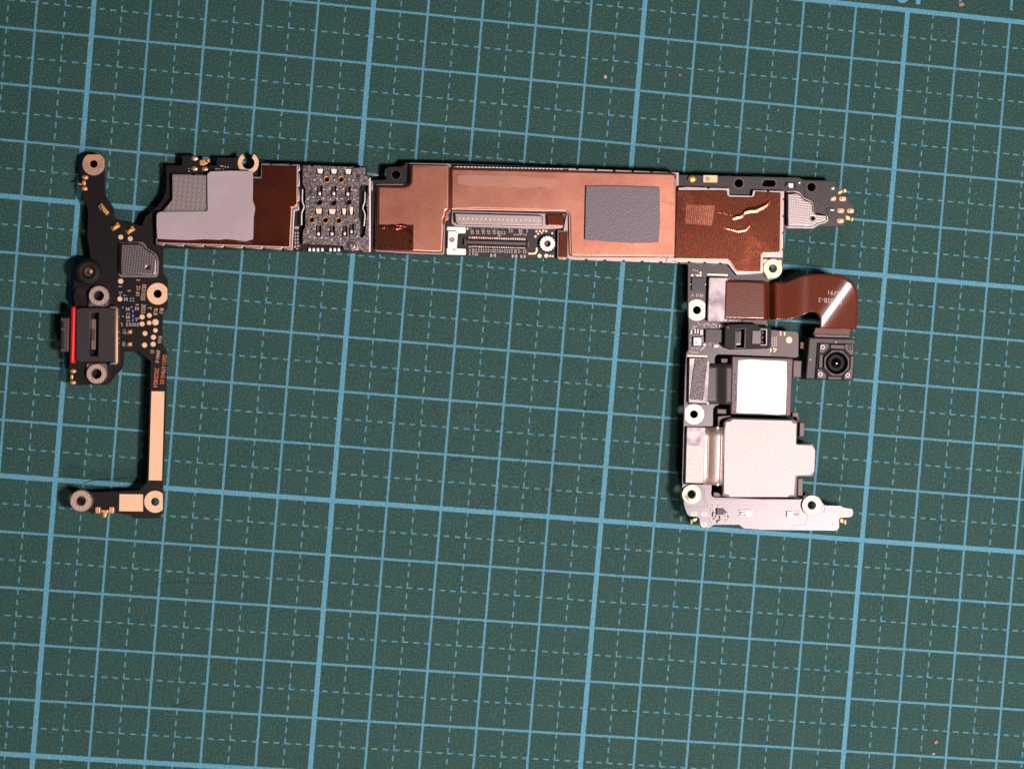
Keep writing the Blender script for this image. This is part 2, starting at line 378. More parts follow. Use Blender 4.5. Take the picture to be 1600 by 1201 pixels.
class Bits:
    """many tiny boxes in one mesh"""
    def __init__(s, fr=None): s.bm = bmesh.new(); s.fr = fr or F
    def box(s, x0, y0, x1, y1, z0, z1, a=0.024, mi=0):
        q = rect(x0, y0, x1, y1, a)
        T = [s.bm.verts.new(s.fr.p(x, y, z1)) for x, y in q]
        B = [s.bm.verts.new(Vector((v.co.x, v.co.y, (z0 - s.fr.off.z) * 0.1))) for v in T]
        fs = [s.bm.faces.new(T), s.bm.faces.new(B[::-1])] + [s.bm.faces.new((T[i], B[i], B[(i + 1) % 4], T[(i + 1) % 4])) for i in range(4)]
        for f in fs: f.material_index = mi
    def line(s, x0, y0, x1, y1, w, z0, z1, mi=0):
        L = math.hypot(x1 - x0, y1 - y0); a = math.atan2(y1 - y0, x1 - x0); cx, cy = (x0 + x1) / 2, (y0 + y1) / 2
        s.box(cx - L / 2, cy - w / 2, cx + L / 2, cy + w / 2, z0, z1, a, mi)
    def smd(s, x, y, w, h, horiz=True, z=0.28):
        """a chip component: body with two metal end caps"""
        s.box(x - w / 2, y - h / 2, x + w / 2, y + h / 2, 0, z * 0.9, mi=1)
        if horiz:
            e = w * 0.3
            s.box(x - w / 2 - .2, y - h / 2 - .1, x - w / 2 + e, y + h / 2 + .1, 0, z); s.box(x + w / 2 - e, y - h / 2 - .1, x + w / 2 + .2, y + h / 2 + .1, 0, z)
        else:
            e = h * 0.3
            s.box(x - w / 2 - .1, y - h / 2 - .2, x + w / 2 + .1, y - h / 2 + e, 0, z); s.box(x - w / 2 - .1, y + h / 2 - e, x + w / 2 + .1, y + h / 2 + .2, 0, z)
    def build(s, name, mats, parent, kind='stuff'):
        bmesh.ops.recalc_face_normals(s.bm, faces=s.bm.faces)
        o = meshobj(name, s.bm, mats, parent)
        if kind: o['kind'] = kind
        return o
def tube(name, pts, r, m, parent, fr=None, res=2):
    """pts (px,py,z mm), radius mm"""
    fr = fr or F
    cu = bpy.data.curves.new(name, 'CURVE'); cu.dimensions = '3D'; cu.bevel_depth = r * 0.1; cu.bevel_resolution = res; cu.use_fill_caps = True
    sp = cu.splines.new('NURBS' if len(pts) > 3 else 'POLY'); sp.points.add(len(pts) - 1)
    for i, q in enumerate(pts): sp.points[i].co = (*fr.p(*q), 1)
    if len(pts) > 3: sp.use_endpoint_u = True; sp.order_u = 3
    t = bpy.data.objects.new('tmp', cu); me = bpy.data.meshes.new_from_object(t)
    bpy.data.objects.remove(t); bpy.data.curves.remove(cu); me.name = name; me.materials.clear(); me.materials.append(m)
    for p in me.polygons: p.use_smooth = True
    return link(bpy.data.objects.new(name, me), parent)
def resample(pts, n):
    d = [0]
    for a, b in zip(pts, pts[1:]): d.append(d[-1] + math.dist(a, b))
    out = []; j = 0
    for i in range(n):
        s = d[-1] * i / (n - 1)
        while j < len(pts) - 2 and d[j + 1] < s: j += 1
        t = (s - d[j]) / max(1e-9, d[j + 1] - d[j])
        out.append(tuple(pts[j][k] + (pts[j + 1][k] - pts[j][k]) * t for k in range(len(pts[0]))))
    return out
def smoothline(pts, it=2):
    for _ in range(it):
        q = [pts[0]]
        for a, b in zip(pts, pts[1:]):
            q += [tuple(a[k] * .75 + b[k] * .25 for k in range(2)), tuple(a[k] * .25 + b[k] * .75 for k in range(2))]
        q.append(pts[-1]); pts = q
    return pts
def ribbon(name, ea, eb, zf, th, m, parent, n=60, k=14, fr=None):
    """a strip between two edge lines, its height zf(px,py), thickness th"""
    fr = fr or F
    A = resample(ea, n); B = resample(eb, n); bm = bmesh.new(); top = []; bot = []
    for a, b in zip(A, B):
        r1 = []; r2 = []
        for j in range(k + 1):
            t = j / k; x = a[0] + (b[0] - a[0]) * t; y = a[1] + (b[1] - a[1]) * t
            v = fr.p(x, y, zf(x, y)); r1.append(bm.verts.new(v)); r2.append(bm.verts.new(v - Vector((0, 0, th * 0.1))))
        top.append(r1); bot.append(r2)
    for i in range(n - 1):
        for j in range(k):
            bm.faces.new((top[i][j], top[i][j + 1], top[i + 1][j + 1], top[i + 1][j])); bm.faces.new((bot[i][j], bot[i + 1][j], bot[i + 1][j + 1], bot[i][j + 1]))
        for j in (0, k): bm.faces.new((top[i][j], top[i + 1][j], bot[i + 1][j], bot[i][j]))
    for i in (0, n - 1):
        for j in range(k): bm.faces.new((top[i][j], bot[i][j], bot[i][j + 1], top[i][j + 1]))
    bmesh.ops.recalc_face_normals(bm, faces=bm.faces)
    o = meshobj(name, bm, m, parent, True)
    es = o.data.edges
    return o
def text(name, s, px, py, size, ang, z, m, parent, fr=None, zf=None, bold=0.0, sx=1.0, spacing=1.0):
    """flat lettering centred on a pixel; ang: reading direction in the board plane"""
    fr = fr or F
    cu = bpy.data.curves.new(name, 'FONT'); cu.body = s; cu.align_x = 'CENTER'; cu.align_y = 'CENTER'; cu.size = size / PXMM * 0.1
    cu.extrude = 0.0; cu.offset = bold * 0.1; cu.resolution_u = 2; cu.space_character = spacing
    t = bpy.data.objects.new('tmp', cu); me = bpy.data.meshes.new_from_object(t)
    bpy.data.objects.remove(t); bpy.data.curves.remove(cu); me.name = name; me.materials.clear(); me.materials.append(m)
    c = fr.p(px, py, z); R = Matrix.Rotation(ang, 3, 'Z')
    for v in me.vertices: v.co = R @ Vector((v.co.x * sx, v.co.y, 0)) + c
    return link(bpy.data.objects.new(name, me), parent)
def sm(a, b, x):
    t = max(0, min(1, (x - a) / (b - a))); return t * t * (3 - 2 * t)
# ------------------------------------------------------------------ the surface: table and cutting mat
bm = bmesh.new(); bmesh.ops.create_cube(bm, size=1)
for v in bm.verts: v.co = Vector((7.5 + v.co.x * 140, -12 + v.co.y * 110, -0.36 + v.co.z * 0.1))
tag(meshobj('tabletop', bm, M['table'], None), kind='structure')
mat = tag(bpy.data.objects.new('cutting_mat', None), 'large dark green self-healing cutting mat with light blue grid lying under everything', 'cutting mat')
C.objects.link(mat)
bm = bmesh.new()
X0, X1, Y0, Y1 = -12.0, 27.0, -27.0, 1.9
q = [bm.verts.new((x, y, 0)) for x, y in ((X0, Y0), (X1, Y0), (X1, Y1), (X0, Y1))]
e = [bm.verts.new((x, y, -0.3)) for x, y in ((X0, Y0), (X1, Y0), (X1, Y1), (X0, Y1))]
bm.faces.new(q)
for i in range(4):
    f = bm.faces.new((q[i], e[i], e[(i + 1) % 4], q[(i + 1) % 4])); f.material_index = 1
bm.faces.new(e[::-1]).material_index = 1
bmesh.ops.recalc_face_normals(bm, faces=bm.faces)
meshobj('mat_sheet', bm, [M['mat'], M['matedge']], mat)
for u, s in ((25, '0'), (20, '5'), (15, '10'), (10, '15'), (5, '20'), (0, '25')):
    cu = bpy.data.curves.new('scale_number', 'FONT'); cu.body = s; cu.align_x = 'CENTER'; cu.align_y = 'CENTER'; cu.size = 0.62; cu.offset = 0.012
    t = bpy.data.objects.new('tmp', cu); me = bpy.data.meshes.new_from_object(t); bpy.data.objects.remove(t); bpy.data.curves.remove(cu)
    me.materials.clear(); me.materials.append(M['matblue'])
    for v in me.vertices: v.co = Vector((-v.co.x + u + 0.03, -v.co.y + 0.375, 0.003))
    link(bpy.data.objects.new('scale_number', me), mat)

# ------------------------------------------------------------------ hairs and crumbs on the mat
def hair(pts, r, label):
    o = tube('hair', [(x, y, r + h) for x, y, h in pts], r, M['hair'], None, MATF, 1)
    tag(o, label, 'hair', 'loose hairs on the mat')
hair([(129, 756, 0), (138, 752, .2), (150, 749.5, .3), (172, 748, .2), (212, 746, 0)], 0.035, 'curved black hair on the mat above the lower left screw tab')
hair([(243, 914, 0), (258, 909, .1), (285, 908, .1), (318, 911, .1), (345, 910, 0)], 0.028, 'faint long black hair on the mat near the lower left corner')
hair([(268, 1102.5, 0), (276, 1101, .05), (288, 1098, .05), (300, 1095, 0)], 0.045, 'short thick black hair on the mat at the bottom left')
hair([(104, 1100, 0), (116, 1098, .05), (135, 1091, .05), (150, 1083, 0)], 0.022, 'thin black hair beside the bold blue line at the bottom left')
def crumb(px, py, r, label, m, sx=1.3):
    bm = bmesh.new(); bmesh.ops.create_icosphere(bm, subdivisions=2, radius=r * 0.1 / PXMM)
    for v in bm.verts:
        k = 1 + random.uniform(-.3, .3); v.co = Vector((v.co.x * k * sx, v.co.y * k, v.co.z * 0.7 * k))
    o = meshobj('crumb', bm, m, None, False); o.location = MATF.p(px, py, 0) + Vector((0, 0, r * 0.05 / PXMM))
    tag(o, label, 'crumb', 'crumbs on the mat')
crumb(1501.5, 7.5, 3.8, 'largest pink crumb on the mat at the ruler tick of the top right edge', M['crumb'])
crumb(945.5, 120.5, 2.6, 'round pale crumb on the mat above the big copper shield', M['crumbw'], 1.0)
crumb(1062, 117.3, 1.6, 'tiny pink crumb right of the bold line at the top of the mat', M['crumb'], 1.0)
crumb(1462, 1158.5, 2.9, 'pink crumb on the mat near the bottom right corner', M['crumb'])
crumb(1458.5, 1177, 1.8, 'small pale crumb just below a larger pink one at the bottom right', M['crumbw'])
crumb(1215.5, 172.5, 1.9, 'small reddish crumb on the mat above the right end of the circuit board', M['crumb'], .8)
crumb(1447, 938.5, 2.0, 'small pale crumb on the mat at the right below the silver camera plate', M['crumbw'], .8)

# ------------------------------------------------------------------ the circuit board
BD = root('circuit_board', F, (0, 0, 0), 'long U-shaped black phone circuit board with copper shields lying on the green mat', 'circuit board')
OUT = [(127, 258), (130, 246), (139, 240.5), (154, 240.5), (161, 244), (164, 254), (163.6, 298), (167, 309), (175, 320.6), (179, 328), (177.8, 337.6), (180.6, 341.8), (197.6, 348), (213, 351), (221.6, 353), (227.3, 337.6),
 (243, 326), (255.6, 309), (260, 293), (259.5, 258), (284, 259), (284.7, 243), (310.5, 243), (311, 259.5), (338, 258), (338.6, 246.4), (371, 247), (374.5, 243.5), (379, 244), (378.8, 255), (381.5, 260.8), (388, 264), (394.5, 260.8), (397.2, 255), (397, 244), (401.5, 243.5), (404.5, 248), (416, 253.4), (473.7, 255.8),
 (573, 260), (574, 276), (580, 281), (603.6, 281), (605, 261), (629.8, 260), (634, 253.5), (641.6, 253.6), (705, 254.6), (888.6, 262.0), (1061, 269.8), (1061, 273.3), (1249.5, 277.7), (1253.7, 281), (1306, 282.6), (1308, 286),
 (1309, 302.5), (1326, 308), (1327, 316.6), (1334.4, 321), (1334, 332), (1321.6, 336.4), (1319.5, 350.6), (1316, 354), (1278, 354.4), (1272, 359.5), (1226, 359), (1224, 401.5), (1222.5, 425), (1216, 434), (1200, 440), (1199, 500), (1200, 515), (1244, 517.6), (1248, 521), (1247.5, 556.5), (1244, 558.6),
 (1145, 554.4), (1121, 553.7), (1117, 558), (1117, 568), (1127, 569), (1127, 631), (1117.5, 634.3), (1114.6, 638.6), (1112.5, 758), (1111.4, 773), (1114.7, 776.5), (1190, 779), (1253, 779.5), (1257, 773.5), (1268, 772), (1280, 776), (1284.5, 784), (1288.5, 789), (1314, 789.5), (1318, 792.5), (1333, 794.5), (1333, 805), (1329, 808),
 (1311.5, 809), (1311.5, 825), (1307, 829), (1190, 827.5), (1161, 825.3), (1156, 819.7), (1114.7, 819.7), (1109, 825), (1097, 825), (1093.6, 820.6), (1092.7, 810), (1090, 807.5), (1077, 806.5), (1073, 802), (1070, 793.5), (1066.5, 778),
 (1065.7, 752), (1068.6, 637), (1070, 589), (1072, 552), (1075.6, 546.6), (1076, 504), (1074.5, 490), (1075, 413), (871, 404.5), (694, 399.5), (582, 396.6), (458, 392.5), (258.4, 387.8), (255, 391), (255, 428), (261, 435), (262, 440), (262, 481), (254.8, 490.4),
 (253.4, 522), (254, 540), (260.5, 545), (260.3, 611), (259.5, 637), (255, 752), (254.5, 801), (249, 809.5), (206, 809), (202.6, 802), (147, 800.5), (137, 799), (127, 800), (115, 795), (110.5, 783), (113, 772), (121, 767.5), (147, 769), (218, 765.5), (230, 752), (233.8, 611), (235.7, 565), (217, 549), (194, 549), (193, 573), (169, 601), (108, 601.5), (107, 570), (118, 565),
 (119, 480), (115, 470), (115.5, 441), (117, 416), (126, 405), (141.7, 404), (136, 370), (137.5, 335), (136, 322), (129, 311), (127, 299)]
HOLES = [circ(146.6, 256.4, 5.6), circ(154.4, 462, 6.0), circ(150.8, 583.8, 6.0), circ(246.4, 459, 6.2), circ(126.5, 782.3, 6.0), circ(242.5, 783.5, 6.2),
         circ(619, 273.2, 6.8), circ(1154.5, 286.6, 6.6), circ(1268, 292.6, 6.6), circ(1089, 484.5, 6.2), circ(1084.3, 647, 6.0), circ(1080.6, 772, 6.2), circ(1268.6, 789, 6.2), circ(1207.8, 419.5, 6.2),
         rounded(rect(1190.5, 281.5, 1212, 292), 5), circ(125, 455, 5)]
sub = plate('board_substrate', OUT, -0.8, 0.0, M['pcb'], BD, HOLES, bev=0.05, rnd=3)
# shields on the under side
plate('lower_shield', [(285, 275), (460, 272), (463, 380), (262, 376), (262, 325)], -2.3, -0.81, M['steel'], BD, bev=0.15, rnd=4)
plate('lower_shield', [(598, 292), (646, 272), (1040, 284), (1050, 398), (600, 384)], -2.6, -0.81, M['steel'], BD, bev=0.15, rnd=4)
plate('lower_shield', [(1085, 288), (1210, 300), (1212, 390), (1085, 398)], -2.6, -0.81, M['steel'], BD, bev=0.15, rnd=4)

def ringpad(name, px, py, ro, ri, z, m, clip=None, n=40, th=0.05):
    pts = circ(px, py, ro, n)
    if clip: pts = [(min(max(x, clip[0]), clip[1]), min(max(y, clip[2]), clip[3])) for x, y in pts]
    return plate(name, pts, z, z + th, m, BD, [circ(px, py, ri, 24)], bev=0.015)
INF = 9999
# --- upper left tab
ringpad('screw_ring', 146.6, 256.4, 17.8, 6.0, 0.004, M['copperring'], (127.6, 163.4, 241.5, INF), th=0.05)
plate('solder_coat', circ(146.6, 256.4, 16, 30, -0.5, PI + 0.3) + circ(146.6, 256.4, 8.5, 30, PI + 0.3, -0.5), 0.06, 0.12, M['solder'], BD, bev=0.02)
for x, y in ((132.8, 277), (131.8, 294.5)): disc('contact_pad', x, y, 3.6, 0, 0.28, M['copperring'], BD, 16, dome=0.14, sx=1.45)
plate('spring_contact', rect(128, 282, 133.5, 289), 0, 0.6, M['goldshine'], BD, bev=0.12)
plate('spring_contact', rect(121.5, 286, 128, 289), -0.3, 0.2, M['goldshine'], BD, bev=0.08)
def spring(px, py, ang, sc=1.0):
    """small bent gold leaf contact"""
    R = Matrix.Rotation(ang, 2)
    def q(pts): return [tuple(Vector((px, py)) + R @ (Vector(p) * sc)) for p in pts]
    plate('spring_contact', q([(-7, -4), (7, -4), (7, 4), (-7, 4)]), 0, 0.22, M['goldshine'], BD, bev=0.05, rnd=1)
    plate('spring_contact', q([(-5, -2.4), (3, -3.2), (5, 0), (3, 3.2), (-5, 2.4)]), 0.22, 0.75, M['goldshine'], BD, bev=0.2, rnd=1)
plate('spring_contact', [(155, 318), (158.5, 316.5), (170.5, 331), (166, 337), (160, 331)], 0, 0.75, M['goldshine'], BD, bev=0.2, rnd=1)
plate('spring_base', [(151.5, 322.5), (157.5, 318), (163, 325), (157, 329)], 0, 0.45, M['tin'], BD, bev=0.08, rnd=1)
spring(180.5, 354, -0.55); spring(203.5, 359.5, -0.55)
for x, y in ((188.7, 370.5), (203.4, 373)): disc('test_pad', x, y, 3.8, 0, 0.05, M['gold'], BD)
# --- left silver can
canF = [(186, 378.5), (223, 377.5), (228.5, 383), (229.5, 387), (235, 390), (245, 398), (248.3, 408), (247.6, 427), (244, 433.5), (188, 433), (184.8, 429)]
canT = [(188, 380.6), (219, 380), (224, 383), (226.5, 387.5), (231.5, 390), (239.5, 395.5), (245, 404), (244.5, 426), (241.5, 430), (189.5, 429.4), (187.2, 426)]
plate('can_flange', canF, 0.004, 0.2, M['steel'], BD, bev=0.04, rnd=2)
plate('shield_can', canT, 0.2, 1.25, M['can'], BD, [circ(231, 417.5, 1.7, 12)], bev=0.28, rnd=4)
# --- microphone boot
lathe('rubber_boot', 136.7, 424.5, [(20.5, -1.0), (20.5, 0.8), (19, 1.3), (12, 1.5), (7, 1.3), (6.5, 0.9), (4.2, 0.9)], M['rubber'], BD, 36, smooth=True)
lathe('microphone_port', 138.5, 424.5, [(7.2, 0.7), (7.0, 1.28), (5, 1.3), (3.6, 1.2), (2.2, 0.7), (0.2, 0.6)], M['brown'], BD, 24)
disc('microphone_port', 142.5, 424, 3.2, 0.9, 1.34, M['copperring'], BD, 14)
disc('sealing_hole_rim', 125, 455, 7.5, 0, 0.3, M['rubber'], BD, 20)
# --- usb socket
US = plate('usb_socket', [(119, 482), (126.7, 480.5), (171, 480.5), (180.5, 484), (180.5, 566), (171, 564.9), (126, 564.9), (118, 563)], -1.9, 1.5, M['usbgrey'], BD, [rect(140.9, 488.5, 153.4, 556, 0.02)], bev=0.16, rnd=1.5)
plate('slot_floor', rect(139, 486, 155, 558, 0.02), -0.4, -0.2, M['rubber'], US, bev=0.02)
plate('tongue', rect(142.2, 498, 150.6, 546.5, 0.02), -0.2, 0.5, M['brown'], US, bev=0.2, rnd=3)
plate('tongue_contact', rect(142.8, 498.5, 149.8, 514, 0.02), 0.5, 0.6, M['tonguemetal'], US, bev=0.04, rnd=2)
plate('tongue_contact', rect(142.4, 531, 149.6, 546, 0.02), 0.5, 0.6, M['tonguemetal'], US, bev=0.04, rnd=2)
plate('sealing_ring', rounded([(110.5, 478.3), (118.6, 478.0), (116.6, 567.5), (108.4, 567.5)], 4.2, 6), -1.9, 1.45, M['red'], US, bev=0.45)
plate('socket_collar', [(117.5, 483), (127, 482), (126.5, 563), (116.8, 563)], -1.7, 1.2, M['black'], US, bev=0.1)
PL = plate('plug_shell', [(94.5, 494), (110, 494), (108.5, 550.5), (93, 550.5)], -1.5, 0.9, M['usbgrey'], US, bev=0.4, rnd=3)
b = Bits()
for i in range(14):
    y = 499.5 + i * 3.65; b.box(99.5, y - 0.9, 107.5, y + 0.9, 0.5, 1.12)
    if i in (0, 4, 13): b.box(95.5, y - 1.2, 101.5, y + 1.2, 0.5, 1.05)
b.build('shell_rib', [M['chip']], US)
plate('socket_bracket', [(170, 478), (181, 477.3), (185, 481), (184.6, 566), (181.5, 570), (171, 569.5), (171, 565.5), (177.5, 565), (178.5, 482.5), (170, 482.3)], 0.004, 1.25, M['tin'], US, bev=0.2, rnd=2)
plate('socket_bracket', [(180.3, 483), (183.6, 483), (182.8, 565), (179.5, 565)], 1.25, 1.5, M['copperring'], US, bev=0.1)
plate('socket_bracket', [(138.5, 466), (142, 472), (150, 477), (159, 477), (166, 472), (170, 466), (170, 479.5), (138, 479.5)], 0.006, 0.5, M['rough_tin'], US, bev=0.06, rnd=2)
plate('socket_bracket', [(135, 567), (165.5, 567), (167.5, 575), (167, 589), (160, 597), (152, 598), (135, 590)], 0.006, 0.5, M['rough_tin'], US, [circ(150.8, 583.8, 8, 24)], bev=0.06, rnd=3)
for x, y in ((154.4, 462), (150.8, 583.8)):
    lathe('screw_boss', x, y, [(15.6, 0.3), (15.6, 0.85), (14.6, 1.0), (8.0, 1.0), (7.2, 0.8), (6.9, -0.2), (6.6, -2.4)], M['solder'], BD, 40)
    disc('bore_shade', x, y, 6.8, -1.6, -0.7, M['rubber'], BD, 20)  # black disc added in the open bore, stands for the shade inside
for x, y in ((114, 579.5), (113.6, 597.3)): disc('contact_pad', x, y, 3.5, 0, 0.28, M['copperring'], BD, 16, dome=0.14, sx=1.5)
plate('spring_contact', rect(109.5, 584.5, 114, 592), 0, 0.6, M['goldshine'], BD, bev=0.15)
# --- left: pads, print and parts
ringpad('screw_ring', 246.4, 459, 17, 6.5, 0.004, M['gold'], (-INF, 261.5, -INF, INF))
for x, y, r in ((188.5, 439.3, 3.9), (187.2, 467, 3.8), (222, 495, 3.9), (233.2, 492.7, 3.7), (222, 506, 3.8), (233, 504.2, 3.5), (242.8, 503.3, 4.9), (242.8, 516, 3.5), (226.5, 520.8, 3.7), (239.7, 526.7, 3.9), (225.8, 539, 3.9), (239.2, 537.5, 3.9)):
    disc('test_pad', x, y, r, 0, 0.05, M['gold'], BD)
DN = -PI / 2 - 0.02
text('lettering', '0531025', 224, 456.8, 9.0, DN, 0.015, M['silk'], BD, bold=0.006, sx=0.80)
text('lettering', '2023', 223.6, 482.3, 9.0, DN, 0.015, M['silk'], BD, bold=0.006, sx=0.80)
text('lettering', '21-01', 215.4, 455, 8.6, DN, 0.015, M['silk'], BD, bold=0.006, sx=0.86)
text('lettering', 'RLB', 243, 487, 8.2, DN, 0.015, M['silk'], BD, bold=0.004, sx=0.8)
text('lettering', 'RU', 252.2, 485.5, 8.6, DN, 0.015, M['silk'], BD, bold=0.01, sx=0.8)
text('lettering', 'Y', 233.4, 481.2, 8.5, DN, 0.015, M['silk'], BD, bold=0.01, sx=0.8)
text('lettering', 'RVA', 249.3, 530.5, 8.2, DN, 0.015, M['silk'], BD, bold=0.004, sx=0.75)
text('lettering', '094V-0', 246, 556.8, 8.2, DN, 0.015, M['silk'], BD, bold=0.006, sx=0.82)
text('lettering', '01', 237.5, 549.7, 8.2, DN, 0.015, M['silk'], BD, bold=0.004, sx=0.75)
text('lettering', '20220824', 243.6, 590, 9.2, DN, 0.015, M['silkorange'], BD, bold=0.008, sx=0.82)
text('lettering', 'G651-07843-05', 255, 577, 9.0, DN, 0.015, M['silkorange'], BD, bold=0.008, sx=0.80)
b = Bits()
for x, y in ((196.5, 467.5), (199.5, 482.8), (199.8, 495.5), (213.8, 482)): b.smd(x, y, 5.2, 4.6)
for x in (198.2, 202.8, 207.2, 211.4, 215.4): b.smd(x, 507, 2.8, 4.4, False)
for x, y in ((198.5, 490), (201.8, 490), (198.5, 501.3), (201.8, 501.3), (204, 466), (208.3, 466), (204, 470), (208.3, 470), (213, 497.5), (216, 497.5), (213, 500.5), (200.5, 454.2), (203, 454.2), (214.5, 437.5), (217.4, 437.6), (186.5, 447.6), (189.5, 447.6), (187, 456.8), (189.8, 456.8), (188, 460.8), (190, 505), (191, 508.5), (213, 476), (215.5, 476), (205.6, 479.5), (192, 480.5), (192, 494)):
    b.box(x - 1.1, y - 0.9, x + 1.1, y + 0.9, 0, 0.16)
for y in (494.6, 518.3, 528.6, 535.7): b.box(184.4, y - 0.9, 186.4, y + 0.9, 0, 0.15)
b.build('components', [M['cap'], M['chip']], BD)
for x, y, w, h in ((207.3, 486, 3, 4.6), (207.5, 493.4, 3.6, 4.8), (207.3, 500, 3, 4.2), (194.5, 461.6, 5.4, 2.6)):
    plate('blue_component', rect(x - w / 2, y - h / 2, x + w / 2, y + h / 2), 0, 0.3, M['blueprt'], BD, bev=0.05)
for y in (518, 537.3):
    o = plate('spring_base', rect(190.5, y - 4.2, 206.6, y + 4.2), 0, 0.25, M['rough_tin'], BD, bev=0.05, rnd=1)
    plate('spring_contact', rect(198.3, y - 3.4, 206, y + 3.4), 0.25, 0.85, M['goldshine'], BD, bev=0.28, rnd=2)
# --- lower left strip
plate('ground_pad', [(236.6, 611), (257, 611.4), (253, 750.4), (232.3, 750)], 0.004, 0.05, M['gold'], BD, bev=0.015)
plate('ground_pad', [(186.6, 771.5), (223.5, 772), (223.5, 798.6), (186, 798.2)], 0.004, 0.05, M['gold'], BD, bev=0.015)
ringpad('screw_ring', 242.5, 783.5, 17.2, 6.4, 0.004, M['gold'], (-INF, 254.3, -INF, INF))
lathe('screw_boss', 126.5, 782.3, [(17.0, -0.8), (17.0, 0.7), (15.6, 0.9), (8.0, 0.9), (6.6, 0.75), (6.4, -0.6)], M['solder'], BD, 40)
for x in (152.5, 174): plate('contact_pad', rect(x - 4.6, 791, x + 4.6, 802), 0, 0.5, M['copperring'], BD, bev=0.2, rnd=3)
plate('spring_contact', [(157, 795.5), (169.5, 795.8), (169, 801), (166.5, 802), (165.5, 808.5), (160, 808), (160.5, 801.5), (157, 800)], 0.05, 0.6, M['goldshine'], BD, bev=0.15, rnd=1)
# --- top left corner contacts and the forked ring
for x, y in ((303.8, 247.4), (303.5, 263.6), (319.8, 264.3)): disc('contact_pad', x, y, 4.0, 0, 0.2, M['solder'], BD, 16, dome=0.08, sx=1.35)
plate('spring_contact', [(311, 250), (322, 248.5), (325.5, 255), (318, 259), (311.5, 258.5)], -0.6, 0.1, M['goldshine'], BD, bev=0.15, rnd=2)
plate('spring_contact', [(322, 247.6), (327.5, 247), (328.4, 253.5), (323, 254.5)], -0.3, 0.6, M['goldshine'], BD, bev=0.2, rnd=1.5)
plate('forked_ring', circ(388, 255, 16.6, 30, -1.02, PI + 1.02) + circ(388, 255, 9.6, 24, PI + 0.95, -0.95), 0.004, 0.08, M['gold'], BD, bev=0.02)
b = Bits()
for x, y, w in ((346.5, 259.6, 5), (352, 260.8, 2), (356.4, 261.2, 2), (341, 264.5, 2.4), (337.5, 264, 2), (344.5, 264.8, 2.2), (295.3, 267.8, 1.6), (295, 263.8, 1.6), (349, 264.5, 1.5)): b.box(x - w / 2, y - 1, x + w / 2, y + 1, 0, 0.15)
b.build('components', [M['cap']], BD)
# --- left copper foil shield in its tin frame
b0 = notched((457.3, 391), (243.3, 383), 7, 3, 2.4)
frA = [(269, 271.5), (300, 272.2), (300, 274.4), (303, 274.4), (303, 272.2), (395.6, 275.5), (407, 276), (408, 255)] + notched((408, 255), (469, 256.6), 2, 3, 1.4)[1:] + [(469, 256.6)] + notched((469, 256.6), (467.5, 328), 3, 3, 2)[1:] + [(467.5, 328), (460.5, 330)] + b0 + [(243.3, 383), (244, 331.6), (253.4, 330), (257, 325), (260, 322), (263, 318), (266.5, 314), (269, 310.5)]
shA = plate('copper_shield', frA, 0.004, 1.05, M['tin'], BD, bev=0.12)
shA['label'] = 'tin framed shield with glossy dark copper foil under a lavender pad'
plate('copper_foil', [(247, 376), (247, 335), (300, 330), (326, 330), (326, 276), (395.6, 279), (409.7, 279), (409.9, 258.2), (464.4, 259.2), (464, 320), (461, 322.6), (455.5, 323.7), (452.9, 386.3), (247, 379.5)], 1.0, 1.32, M['foil'], shA, bev=0.14, rnd=1)
plate('shielding_cloth', [(269.3, 273.5), (326, 274.5), (326, 332), (254.5, 331.5), (269.3, 311.5)], 1.05, 1.16, M['fabric'], shA, bev=0.03)
gp = plate('thermal_pad', [(323.4, 272), (328, 267.8, 2), (360, 266.6), (388, 267), (395, 268.2), (395.4, 277), (395.2, 298), (394.8, 313), (396.6, 318), (398.9, 324), (398, 331), (396.5, 339), (396, 356), (395.6, 374.3), (390, 375.2), (384.7, 377), (376, 376.2), (363, 374.4), (352, 373.6), (342.5, 374.8), (320, 373.8), (292.5, 375.2), (262, 374), (245.6, 373), (244.2, 352), (244.4, 334.7), (248.7, 330.8), (300, 330.2), (322.5, 329.8), (324.2, 327.5), (323.6, 298)], 1.325, 1.62, M['lavender'], BD, bev=0.09, rnd=2.5)
gp['label'] = 'lavender L-shaped thermal pad with soft edges'
tube('pad_crease', [(369, 377, 1.4), (380, 377.5, 1.5), (393, 380.2, 1.45)], 0.06, M['tin'], gp)
disc('copper_speck', 382.5, 370.8, 1.7, 1.5, 1.64, M['copperring'], gp, 10)
# --- parts between shield and card cage
b = Bits()
for k in range(5):
    for x in (461.6, 465.4): b.box(x - 1.2, 362.5 + k * 5.1, x + 1.2, 365.6 + k * 5.1, 0, 0.3)
b.box(460.5, 353.8, 466.5, 358, 0, 0.25)
for x, y in ((460.6, 386.3), (464.5, 388.6), (467, 384)): b.box(x - 1.5, y - 1, x + 1.5, y + 1, 0, 0.3, mi=1)
b.build('components', [M['cap'], M['goldshine']], BD)

